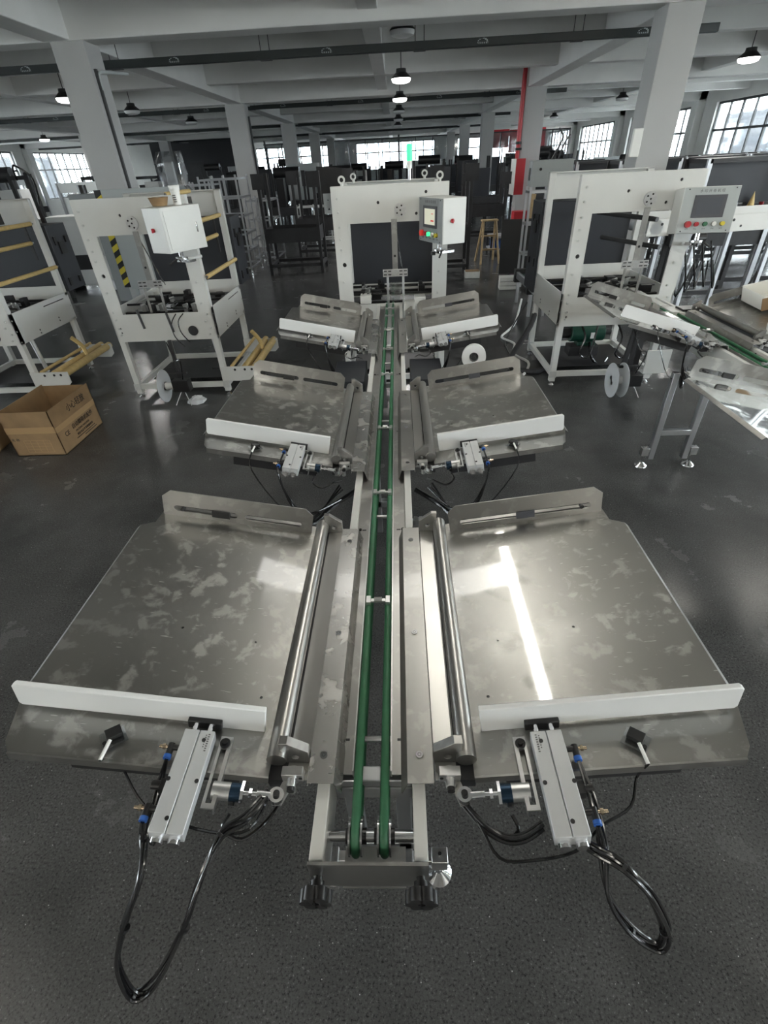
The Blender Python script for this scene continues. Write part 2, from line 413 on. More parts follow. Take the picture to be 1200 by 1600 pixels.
# walls with window openings
wn = 0
def window_wall(side):
    global wn
    holes = []; ws = []
    for k in range(-1, 6):
        a, b = 8*k+.95, 8*k+7.2
        holes.append([(a, .9), (b, .9), (b, 3.12), (a, 3.12)]); ws.append((a, b))
    x = GX1 if side > 0 else GX0
    m = MB().prism([(GY0, 0), (GY1, 0), (GY1, ZC), (GY0, ZC)], x, x+side*.25, 'x', holes)
    struct('wall_right' if side > 0 else 'wall_left', m, 'wall')
    for k in range(-1, 7):
        m = MB().box(x-side*.3, x, 8*k-.0, 8*k+.5, 0, ZC)
        global n
        n += 1; struct('trim_%d' % n, m, 'wall', .03)
    for a, b in ws:
        wn += 1; xc = x+side*.12
        m = MB().box(xc-.03, xc+.03, a, b, .9, .97).box(xc-.03, xc+.03, a, b, 3.05, 3.12).box(xc-.035, xc+.035, a, b, 2.26, 2.33)
        nb = 8
        for q in range(nb+1):
            yy = a+(b-a)*q/nb; wd = .035 if q % 2 == 0 else .02
            m.box(xc-.03, xc+.03, yy-wd, yy+wd, .9, 3.12)
        o = struct('window_%d' % wn, m, 'mullion')
        MB().box(xc-.004, xc+.004, a, b, .92, 3.1).build('pane', 'glass', o)
window_wall(1); window_wall(-1)
holes = []; ws = []
for k in range(4):
    a, b = GX0+8*k+.9, GX0+8*k+7.1
    holes.append(rect(a, b, 1.3, 3.12)); ws.append((a, b))
struct('wall_back', MB().prism(rect(GX0, GX1, 0, ZC), GY1, GY1+.25, 'y', holes), 'wall')
for a, b in ws:
    wn += 1
    m = MB().box(a, b, GY1+.09, GY1+.15, 1.3, 1.37).box(a, b, GY1+.09, GY1+.15, 3.05, 3.12).box(a, b, GY1+.085, GY1+.155, 2.42, 2.5)
    for q in range(8): x = a+(b-a)*q/7; m.box(x-.04, x+.04, GY1+.09, GY1+.15, 1.3, 3.12)
    o = struct('window_%d' % wn, m, 'mullion'); MB().box(a, b, GY1+.116, GY1+.124, 1.32, 3.1).build('pane', 'glass', o)
struct('wall_front', MB().box(GX0, GX1, GY0-.2, GY0, 0, ZC), 'wall')
# side rooms at the far left
struct('wall_inner_white', MB().box(-17.2, -14.4, 36, 36.2, 0, ZC), 'wall')
struct('wall_inner_dark', MB().box(-14.4, -8.9, 35.4, 35.6, 0, ZC), 'darkwall')
struct('door_1', MB().box(-12.4, -11.4, 35.34, 35.39, 0, 2.3).box(-12.3, -11.5, 35.32, 35.34, .1, 2.2), 'iron')
# glazed partition across the hall at y 40
root = tag(empty('glass_partition', (0, 40, 0)), 'glass partition with thin black posts across the far end of the hall', 'partition')
fr = MB().box(-8.7, 11.3, .02, .08, 3.05, 3.12).box(-8.7, 11.3, .02, .08, 0, .1)
fr.build('top_rail', 'mullion', root)
for i in range(19):
    x = -8.6+i*1.105
    big = i % 4 == 0
    MB().box(x-(.06 if big else .03), x+(.06 if big else .03), 0, .1, 0, 3.3 if big else 3.12).build('post', 'mullion', root)
for i in range(18):
    x = -8.6+i*1.105; MB().box(x+.03, x+1.07, .045, .055, .1, 3.05).build('pane', 'smokeglass', root)

# outside: neighbouring buildings
def block(x0, x1, y0, y1, h, face, label, mat='facade'):
    r = empty('neighbouring_building', ((x0+x1)/2, (y0+y1)/2, 0), 0, label, 'building')
    cx, cy = (x0+x1)/2, (y0+y1)/2
    MB().box(x0-cx, x1-cx, y0-cy, y1-cy, 0, h).build('wall', mat, r)
    nf = int(h/1.6)
    for j in range(nf):
        for i in range(int((y1-y0 if face != 'y' else x1-x0)/3.0)):
            z = .7+j*1.6
            if face == 'y': a = x0+.6+i*3; MB().box(a-cx, a+2-cx, y0-cy-.04, y0-cy+.02, z, z+1.0).build('window', 'facwin', r)
            else:
                a = y0+.6+i*3; xx = (x0 if face == '-x' else x1)-cx
                MB().box(xx-.04, xx+.04, a-cy, a+2-cy, z, z+1.0).build('window', 'facwin', r)
block(24, 30, 4, 46, 3.6, '-x', 'low pale blue building seen through the right-hand windows')
block(-36, -30, 14, 52, 3.4, '+x', 'low pale building seen through the left-hand windows')

# ceiling services
def busbar(y, z, x0, x1, label, marks=True):
    r = empty('busbar_duct', (0, y, z), 0, label, 'duct', )
    MB().box(x0, x1, -.04, .04, -.045, .045).build('casing', 'duct', r, .006)
    x = x0+1.0; k = 0
    while x < x1-.5:
        MB().cyl((x, 0, .04), (x, 0, ZC-z), .006, 6).cyl((x+.12, 0, .04), (x+.12, 0, ZC-z), .006, 6).box(x-.02, x+.14, -.05, .05, -.052, -.045).build('hanger', 'mullion', r)
        if marks:
            m = MB(); xm = x+.9
            for a in range(9):
                t = PI*a/8; t2 = PI*(a+1)/8
                if a < 8: m.box(xm+.07*math.cos(t), xm+.07*math.cos(t2), -.0415, -.0405, -.02+.05*math.sin(t), -.015+.05*math.sin(t2))
            for q in range(5): m.box(xm-.055+.025*q, xm-.043+.025*q, -.0415, -.0405, -.02, -.004)
            m.build('maker_mark', 'ltgrey', r)
        x += 2.1; k += 1
busbar(9.0, 1.9+1.235, -19.6, 4.28, 'dark green busbar duct under the ceiling, nearest the camera')
busbar(17.0, 1.9+1.315, -19.6, 4.55, 'dark busbar duct under the ceiling, second from the camera')
busbar(25.0, 1.9+1.32, -19.6, 4.6, 'dark busbar duct under the ceiling, third from the camera', False)
busbar(33.0, 1.9+1.32, -19.6, 4.6, 'dark busbar duct under the ceiling, farthest from the camera', False)
r = empty('conduit_elbow', (-3.7, 8.1, 2.93), 0, 'pale pipe elbow running from the near left column to the busbar duct', 'pipe')
MB().tube([(0, 0, -.15), (0, 0, 0), (.06, .1, .03), (.16, .5, .05)], .018).build('pipe', 'ltgrey', r)

def pendant(x, y, lit, label, z=3.07):
    r = empty('pendant_lamp', (x, y, z), 0, label, 'lamp', 'high bay pendant lamps')
    MB().lathe((0, 0, 0), [(.185, .06), (.18, .08), (.095, .15), (.09, .20), (.0, .20)], 20).build('shade', 'black', r)
    MB().lathe((0, 0, 0), [(0, -.012), (.10, -.008), (.16, .01), (.178, .045), (.178, .062)], 20).build('diffuser', 'lampw' if lit else 'lampoff', r)
    MB().cyl((0, 0, .20), (0, 0, ZC-z), .008, 6).build('cord', 'black', r)
    if lit:
        l = bpy.data.lights.new('lamp_light', 'AREA'); l.shape = 'DISK'; l.size = .3; l.energy = 55; l.color = (1, .98, .94)
        o = bpy.data.objects.new('lamp_light', l); COL.objects.link(o); o.parent = r; o.location = (0, 0, -.03)
pendant(.14, 9.7, False, 'dark pendant lamp half hidden above the nearest busbar duct', 3.34)
pendant(.14, 12.1, True, 'brightly lit pendant lamp in the middle aisle, second from the camera')
pendant(.14, 15.75, True, 'lit pendant lamp in the middle aisle, third from the camera')
for i, (y, t) in enumerate(((19.4, 'fourth'), (23.2, 'fifth'), (27, 'sixth'))): pendant(.14, y, False, 'unlit black pendant lamp in the middle aisle, %s from the camera' % t)
pendant(6.45, 12.1, True, 'lit pendant lamp at the upper right edge of the picture')
pendant(6.9, 19.4, False, 'unlit black pendant lamp beside the right column, nearer of two')
pendant(6.9, 27.2, False, 'unlit black pendant lamp beside the right column, farther of two')
pendant(-6.3, 12.1, True, 'lit pendant lamp half hidden behind the near left column')
pendant(-13.6, 23.5, True, 'lit pendant lamp over the left-hand windows')
pendant(-6.3, 15.0, False, 'unlit black pendant lamp just right of the near left column')
pendant(-6.3, 19.2, False, 'unlit black pendant lamp between the two left columns')
# lit linear battens overhead (those over the conveyor reflect in the trays, the rest are added fill)
def batten(x0, x1, y0, y1, z, label, group='bare tube battens over the near half of the hall', mat='tube'):
    r = empty('linear_batten_lamp', ((x0+x1)/2, (y0+y1)/2, z), 0, label, 'lamp', group)
    a, b = (x1-x0)/2, (y1-y0)/2
    MB().box(-a, a, -b, b, -.05, -.005).build('diffuser', mat, r)
    if a > b: MB().box(-a-.02, a+.02, -.02, .02, -.005, .04).build('housing', 'white', r)
    else: MB().box(-.02, .02, -b-.02, b+.02, -.005, .04).build('housing', 'white', r)
    for q in (-.8, .8): MB().cyl((a*q*(a > b), b*q*(b >= a), .04), (a*q*(a > b), b*q*(b >= a), ZC-z), .004, 6).build('hanger_wire', 'mullion', r)
batten(.335, .405, 1.9, 3.9, 3.10, 'long batten lamp hanging over the near right tray')
batten(-.50, .42, 3.30, 3.58, 3.20, 'short wide lamp panel hanging over the conveyor', mat='tube2')
for i, (x, y) in enumerate(((4.2, 4.6), (8, 4.6), (-4.2, .6), (4.2, .6), (8, .6), (-6, -3.5), (-2, -2.2), (2, -2.2), (6, -3.5), (-2, -5.5), (2, -5.5))):  # unseen fill battens, added to brighten the machine fronts and the ceiling
    batten(x-.75, x+.75, y-.07, y+.07, 3.15, 'added fill tube batten over the near half of the hall, outside the picture')

# ================================================================== central conveyor and its trays
def build_conveyor(cx, y0, y1, label, units, full=True, ldx=0):
    r = empty('belt_conveyor', (cx, 0, 0), 0, label, 'conveyor')
    for s in (-1, 1):
        MB().prism([(s*.088, .70), (s*.115, .70), (s*.115, .82), (s*.088, .82)], y0, y1).build('side_channel', 'white', r, .002)
        MB().box(s*.043, s*.088, y0+.17, y1+.1, .797, .80).build('inner_plate', 'steel_dark', r)
        MB().box(s*.0405, s*.0435, y0+.17, y1+.1, .795, .815).box(s*.0405, s*.0435, y0+.17, y1+.1, .79, .796).build('belt_guide', 'machined', r)
        b = MB()
        for yy in [y0+.25+q*.8 for q in range(int((y1-y0)/.8))]:
            b.box(s*.056, s*.070, yy-.003, yy+.003, .80, .8005).cyl((s*.078, yy, .80), (s*.078, yy, .806), .005, 8)
        b.build('slot_screw', 'black', r)
        for u0 in units:
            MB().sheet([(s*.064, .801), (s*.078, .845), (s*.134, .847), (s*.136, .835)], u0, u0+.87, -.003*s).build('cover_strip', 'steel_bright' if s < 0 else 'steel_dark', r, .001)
            k = MB()
            for yy in (u0+.06, u0+.40, u0+.80): k.ring((s*.105, yy, .8475), (0, 0, 1), .003, .008, .002, 14).cyl((s*.105, yy, .847), (s*.105, yy, .8485), .004, 8)
            k.build('screw', 'chrome', r)
    # belts
    for s in (-1, 1):
        x = s*.029; pts = []
        zt, zb, rr = .813, .755, .029
        zc = (zt+zb)/2
        for i in range(9):
            t = -PI/2-PI*i/8; pts.append((x, y0+.055+rr*math.cos(t), zc+rr*math.sin(t)))
        pts = [(x, y1+.1, zb)]+pts+[(x, y1+.1, zt)]
        MB().tube(pts, .0098, 12, 0).build('belt', 'green', r)
    MB().cyl((-.09, y0+.055, zc), (.09, y0+.055, zc), .0115, 20).build('shaft', 'chrome', r)
    for s in (-1, 1):
        MB().cyl((s*.029-.009, y0+.055, zc), (s*.029+.009, y0+.055, zc), .02, 24).ring((s*.029-.012, y0+.055, zc), (1, 0, 0), .009, .036, .004).ring((s*.029+.012, y0+.055, zc), (1, 0, 0), .009, .036, .004).build('pulley', 'chrome', r)
        MB().cyl((s*.029-.021, y0+.055, zc), (s*.029-.014, y0+.055, zc), .015, 16).cyl((s*.029+.014, y0+.055, zc), (s*.029+.021, y0+.055, zc), .015, 16).build('bearing', 'black', r)
    ys = [1.03, 1.62, 2.2, 2.95, 3.45, 3.95, 4.35, 4.6] if full else [1.9, 2.9, 3.6, 4.3]
    for y in ys:
        MB().box(-.034, .034, y-.006, y+.006, .822, .83).box(-.036, -.022, y-.014, y+.014, .818, .834).box(.022, .036, y-.014, y+.014, .818, .834).cyl((-.012, y, .832), (.012, y, .832), .007, 8).build('push_lug', 'machined', r, .001)
    for y in [y0+.26, y0+1.15, y0+2.0, y0+2.9, y0+3.7]:
        if y < y1: MB().cyl((-.05, y, .785), (.05, y, .785), .007, 10).build('cross_rod', 'machined', r)
    MB().box(-.088, .088, y0+.165, y0+.20, .70, .745).box(-.088, .088, y0+.165, y0+.20, .752, .78).build('cross_profile', 'alu', r, .003)
    MB().box(-.115, .115, y0-.012, y0-.006, .725, .832).build('end_plate', 'steel_dark', r)
    MB().box(-.07, .07, y0+.02, y0+.10, .60, .605).build('under_plate', 'steel_dark', r)
    for s in (-1, 1):
        k = MB().cyl((s*.10, y0-.012, .775), (s*.10, y0-.045, .775), .009, 12).cyl((s*.10, y0-.02, .775), (s*.10, y0-.04, .775), .014, 12)
        for q in range(6):
            t = q*PI/3; k.cyl((s*.10+.019*math.cos(t), y0-.034, .775+.019*math.sin(t)), (s*.10+.019*math.cos(t), y0-.056, .775+.019*math.sin(t)), .0125, 12)
        k.build('star_knob', 'black', r)
    # legs, feet
    for y in ([y0+.24, 2.35, 4.2] if full else [3.14]):
        for s in (-1, 1):
            XL = Matrix.Translation((ldx, 0, 0)); la = .046 if full else .10
            l = MB(XL).box(s*la, s*(la+.04), y-.02, y+.02, .06, .70)
            for q in (-1, 1): l.box(s*(la-.0005), s*(la+.0405), y+q*.006, y+q*.014, .06, .70)
            lg = l.build('leg', 'alu', r, .003)
            MB(XL).box(s*(la+.04), s*.145, y-.015, y+.015, .11, .14).box(s*.145, s*.195, y-.022, y+.022, .09, .15).build('foot_bracket', 'machined', lg, .002)
            f = MB(XL).cyl((s*.17, y, .02), (s*.17, y, .16), .006, 10).lathe((s*.17, y, 0), [(0, .03), (.012, .03), (.042, .008), (.044, 0)], 24)
            f.build('levelling_foot', 'chrome', lg)
        MB(XL).box(-.10, .10, y-.02, y+.02, .25, .29).build('stretcher', 'alu', r, .003)
    return r

def build_tray(cx, u0, s, tilt, label, hose=None, light='steel', group='stainless feeder trays along the central conveyor', brush='black', sens=None, hose2=None):
    """s = -1 left, +1 right; u0 = y of the near end"""
    r = empty('feeder_tray', (cx, u0, 0), 0, label, 'feeder tray', group)
    T = XF((s*.225, 0, .845), 0, -s*R(tilt), 0) @ Matrix.Diagonal((s, 1, 1, 1))
    F = Matrix.Diagonal((s, 1, 1, 1))
    def t(): return MB(T)
    def u(): return MB(F)
    # plate
    o = [(-.006, .008), (.528, .008), (.545, .03), (.573, .135), (.573, .765), (.535, .79), (.53, .88), (-.006, .88)]
    hl = [circ(.12, .12, .003, 8), circ(.10, .35, .003, 8), circ(.30, .37, .004, 8), circ(.05, .19, .004, 8)]
    pl = t().prism(o, -.003, 0, 'z', hl).build('tray_plate', light, r)
    t().prism([(.573, 0), (.585, -.014), (.583, -.016), (.571, -.003)], .135, .765).build('folded_edge', 'steel_dark', pl)
    t().box(-.006, .528, .004, .009, -.022, 0).build('front_lip', 'steel_dark', pl)
    t().box(.06, .42, .02, .06, -.070, -.022).box(.06, .42, .70, .74, -.05, -.003).build('support_bar', 'iron', r)
    # back guide
    g = [(.018, 0), (.525, 0), (.525, .075), (.495, .102), (.045, .102), (.018, .078)]
    hs = [slot(.055, .25, .032, .011), slot(.275, .49, .032, .011)]
    gd = t().prism(g, .838, .841, 'y', hs).build('back_guide', 'steel_dark' if light != 'mirror_steel' else 'steel_dark', r)
    t().prism([(.018, .841), (.525, .841), (.515, .885), (.03, .885)], .001, .004, 'z', [slot(.055, .49, .862, .008)]).build('guide_foot', 'steel_dark', gd)
    bx = .33 if s < 0 else .275
    t().box(bx-.03, bx+.03, .832, .846, .018, .044).build('brush_block', brush, gd)
    t().cyl((.46, .835, .03), (.46, .85, .03), .007, 10).build('clamp_screw', 'black', gd)
    # plastic pusher bar
    b = [(.022, .0), (.185, .0), (.19, .012), (.552, .012), (.558, .02), (.558, .078), (.552, .084), (.022, .084)]
    t().prism(b, .104, .117).build('pusher_bar', 'hdpe', r, .002)
    # guided cylinder that carries the bar
    c = t().box(.122, .153, -.130, .070, .012, .046).box(.155, .186, -.130, .070, .012, .046).box(.150, .158, -.130, .070, .012, .040)
    cy = c.build('guided_cylinder', 'cyl', r, .0015)
    t().box(.116, .190, .092, .104, .010, .036).build('front_block', 'black', cy, .002)
    t().cyl((.138, .06, .028), (.138, .093, .028), .006).cyl((.170, .06, .028), (.170, .093, .028), .006).cyl((.139, -.140, .022), (.139, -.128, .022), .012).cyl((.170, -.140, .022), (.170, -.128, .022), .012).build('rod', 'chrome', cy)
    k = t()
    for (x, y) in ((.140, .048), (.183, -.035), (.128, -.035), (.160, -.105)): k.cyl((x, y, .045), (x, y, .0475), .0042, 10)
    k.build('cap_screw', 'black', cy)
    k = t()
    for q in range(8): k.box(.130, .134, .060-.005*q, .0625-.005*q, .0461, .0464)
    for q in range(6): k.box(.1365, .139, .058-.005*q, .0605-.005*q, .0461, .0464)
    k.build('printed_code', 'inkgrey', cy)
    # push in fittings
    f = t().cyl((.188, .035, .03), (.205, .035, .03), .006).cyl((.205, .042, .03), (.205, .018, .03), .007).cyl((.188, -.085, .03), (.205, -.085, .03), .006).cyl((.205, -.078, .03), (.205, -.10, .03), .007)
    ft = f.build('air_fitting', 'black', cy)
    t().cyl((.205, .018, .03), (.205, .010, .03), .008).cyl((.205, -.10, .03), (.205, -.108, .03), .008).build('collet', 'blue', cy)
    t().cyl((.209, .035, .03), (.228, .035, .03), .0035).cyl((.216, .035, .03), (.221, .035, .03), .006, 8).cyl((.209, -.085, .03), (.230, -.085, .03), .0035).cyl((.216, -.085, .03), (.222, -.085, .03), .006, 8).build('throttle_screw', 'brass', cy)
    # slotted bracket
    k = t().prism([(.088, -.070), (.112, -.070), (.112, .078), (.088, .078)], .010, .014, 'z', [slot(.0, 0, 0, 0.0001)] if False else [[(.094, -.06), (.106, -.06), (.106, .05), (.094, .05)]]).box(.086, .089, -.07, .078, -.012, .014)
    br = k.build('slotted_bracket', 'machined', r)
    t().ring((.10, .062, .016), (0, 0, 1), .006, .011, .003).cyl((.10, .062, .012), (.10, .062, .024), .0062, 12).build('clamp_screw', 'black', br)
    # small actuator, rod and lever
    ya, za = -.030, .002
    ac = t().cyl((.100, ya, za), (.064, ya, za), .0175, 24).build('air_actuator', 'machined', r)
    t().cyl((.064, ya, za), (.042, ya, za), .0180, 24).build('end_cap', 'navy', ac)
    t().cyl((.042, ya, za), (.036, ya, za), .0235, 6).cyl((.036, ya, za), (.006, ya, za), .005).cyl((.026, ya, za), (.020, ya, za), .010, 6).cyl((.010, ya, za), (-.018, ya, za), .0085).ring((-.030, ya, za), (0, 0, 1), .007, .0155, .014).build('rod_end', 'chrome', ac)
    t().cyl((-.030, ya, za-.018), (-.030, ya, za+.014), .0066).cyl((.058, ya-.022, -.010), (.058, ya-.008, -.006), .007).build('pivot_bolt', 'black', ac)
    t().cyl((.205, ya, za), (.222, ya, za), .009, 16).box(.188, .206, ya-.012, ya+.012, -.015, .008).build('rear_cap', 'black', ac)
    u().prism([(.186, -.042), (.206, -.040), (.190, .004), (.150, .034), (.138, .026), (.170, -.006)], .822, .830, 'z').cyl((.172, .0, .80), (.172, .0, .835), .009).build('lever', 'steel_dark', r)
    # edge roller with its bearing blocks and floor strip
    u().cyl((.205, .035, .858), (.205, .875, .858), .0215, 28).build('edge_roller', 'soft_steel', r)
    u().box(.138, .184, .008, .868, .826, .829).build('side_strip', 'soft_steel', r)
    u().box(.184, .224, .008, .868, .800, .829).build('roller_channel', 'iron', r)
    for (ya, yb) in ((.045, .065), (.865, .88)):
        u().prism([(.136, .829), (.196, .829), (.196, .905), (.178, .905), (.136, .872)], ya, yb, 'y', [circ(.166, .852, .008)]).build('bearing_block', 'steel_dark', r, .001)
    u().box(.145, .19, .005, .025, .829, .855).cyl((.168, -.012, .838), (.168, .03, .838), .010).build('pivot_block', 'machined', r, .001)
    u().cyl((.168, -.020, .838), (.168, -.010, .838), .008).cyl((.150, .015, .842), (.150, .004, .842), .004).build('cap_screw', 'black', r)
    # photo sensor on a clear plate
    S = T @ XF((.335, .058, .004), 0, 0, R(-38)) @ Matrix.Scale(.78, 4)
    se = MB(S).box(-.020, .020, -.014, .016, .012, .026).build('photo_sensor', 'black', r, .001)
    MB(S).box(-.028, .034, -.030, .022, .004, .007).build('mounting_plate', 'film', se)
    MB(S).cyl((.027, -.016, .004), (.027, -.016, .018), .0055).cyl((.014, .020, .004), (.014, .020, .010), .005).build('mounting_screw', 'black', se)
    e = T @ Vector((.335, .042, .02)); s2 = T @ Vector((.338, .002, .014))
    MB().cyl(tuple(e), tuple(s2), .0038, 10).build('cable_sleeve', 'paper', se)
    A = Vector(s2)
    if hose: MB().tube([tuple(A)]+sens, .0028, 6).build('sensor_cable', 'rubber', se)
    else: MB().tube([tuple(A), (A.x, A.y-.05, A.z-.06), (s*.44, -.08, .68), (s*.32, -.08, .66), (s*.20, .02, .66)], .0028, 6).build('sensor_cable', 'rubber', se)
    # hoses
    p1 = T @ Vector((.205, .010, .03)); p2 = T @ Vector((.205, -.108, .03))
    if hose:
        for i, off in enumerate(((0, 0, 0), (.008, .004, .003), (-.006, .006, .006), (.003, -.008, .004))):
            h = hose[1:] if i < 2 else hose[2:]
            pts = [tuple(p1 if i < 2 else p2)]+[(q[0]+off[0]*(.3+.9*math.sin(j*1.3+i)), q[1]+off[1], q[2]+off[2]) for j, q in enumerate(h)]
            MB().tube(pts, .0038, 8).build('air_hose', 'rubber', r)
        if hose2:
            for i in range(4): MB().tube([(q[0], q[1]+.006*math.cos(i*1.6), q[2]+.006*math.sin(i*1.6)) for q in hose2], .0042, 8).build('air_hose', 'rubber', r)
        k = MB()
        for j in range(2, len(hose)-1, 2):
            a = Vector(hose[j]); d = (Vector(hose[j+1])-Vector(hose[j-1])).normalized()
            k.cyl(tuple(a-d*.003), tuple(a+d*.003), .0095, 12)
        k.build('cable_tie', 'black', r)
    else:
        for i in range(3):
            e = (s*(.20+.01*i), .10+.02*i, .66)
            MB().tube([tuple(p1 if i < 2 else p2), (p1.x, p2.y-.02, p2.z-.02), (p2.x-s*.03, -.12, .76-.02*i), (s*(.32), -.10, .66-.015*i), e], .0038, 8).build('air_hose', 'rubber', r)
        MB().tube([(s*.36, -.10, .68), (s*.33, -.08, .60), (s*.25, .05, .60), (s*.14, .12, .64)], .012, 8).build('hose_bundle', 'rubber', r)
    # return bundle under the tray
    MB().tube([tuple(T @ Vector((.058, -.062, -.02))), tuple(T @ Vector((.065, -.085, -.035))), (s*.26, -.095, .80), (s*.215, -.06, .80), (s*.19, .02, .76)], .0038, 8).build('air_hose', 'rubber', r)
    return r

CX = -.083
build_conveyor(CX, .36, 4.78, 'long narrow stainless conveyor with two green belts down the middle of the picture', (.49, 1.755, 3.30))
# hose loops of the near trays: coordinates relative to the tray root (cx, .497, 0)
def rel(pts, u0): return [(p[0]-CX, p[1]-u0, p[2]) for p in pts]
U = (.497, 1.80, 3.435)
hl = [(-0.462, 0.111, 0.781), (-0.444, -0.023, 0.862), (-0.438, -0.111, 0.85), (-0.426, -0.167, 0.827), (-0.462, -0.224, 0.747), (-0.492, -0.26, 0.654), (-0.484, -0.286, 0.56), (-0.432, -0.27, 0.588), (-0.337, -0.229, 0.773), (-0.303, -0.178, 0.846), (-0.277, -0.116, 0.876), (-0.238, -0.085, 0.869), (-0.213, -0.023, 0.836)]
hr = [(0.438, 0.064, 0.793), (0.434, -0.048, 0.872), (0.436, -0.13, 0.852), (0.441, -0.181, 0.791), (0.482, -0.216, 0.732), (0.531, -0.232, 0.702), (0.535, -0.222, 0.756), (0.487, -0.201, 0.865), (0.447, -0.171, 0.898), (0.412, -0.14, 0.879), (0.386, -0.12, 0.873)]
hr2 = [(0.338, -0.085, 0.843), (0.299, -0.106, 0.845), (0.263, -0.106, 0.839), (0.224, -0.085, 0.843), (0.189, -0.023, 0.808)]
sl = [(-0.561, 0.039, 0.848), (-0.487, -0.033, 0.845), (-0.419, -0.075, 0.857), (-0.303, -0.106, 0.864), (-0.225, -0.106, 0.878), (-0.216, -0.023, 0.822)]
sr = [(0.555, 0.008, 0.838), (0.525, -0.044, 0.829), (0.451, -0.085, 0.844), (0.391, -0.126, 0.839), (0.301, -0.147, 0.854), (0.247, -0.137, 0.837), (0.218, -0.085, 0.843), (0.195, -0.023, 0.808)]
U = (.497, 1.80, 3.435)
names = ['nearest the camera', 'in the middle of three', 'farthest of three']
for i, u0 in enumerate(U):
    build_tray(CX, u0, -1, 11.5, 'stainless feeder tray left of the middle conveyor, '+names[i], hl if i == 0 else None, brush='black', sens=sl)
    build_tray(CX, u0, 1, 8.0, 'stainless feeder tray right of the middle conveyor, '+names[i], hr if i == 0 else None, brush='bezel', sens=sr, hose2=hr2)
for s in (-1, 1):
    o = MB().box(CX+s*.15, CX+s*.36, 3.0, 3.40, .30, .765).build('control_enclosure', 'slate', None, .004)
    tag(o, 'dark box hanging under the %s side of the conveyor before the farthest tray' % ('left' if s < 0 else 'right'), 'enclosure')

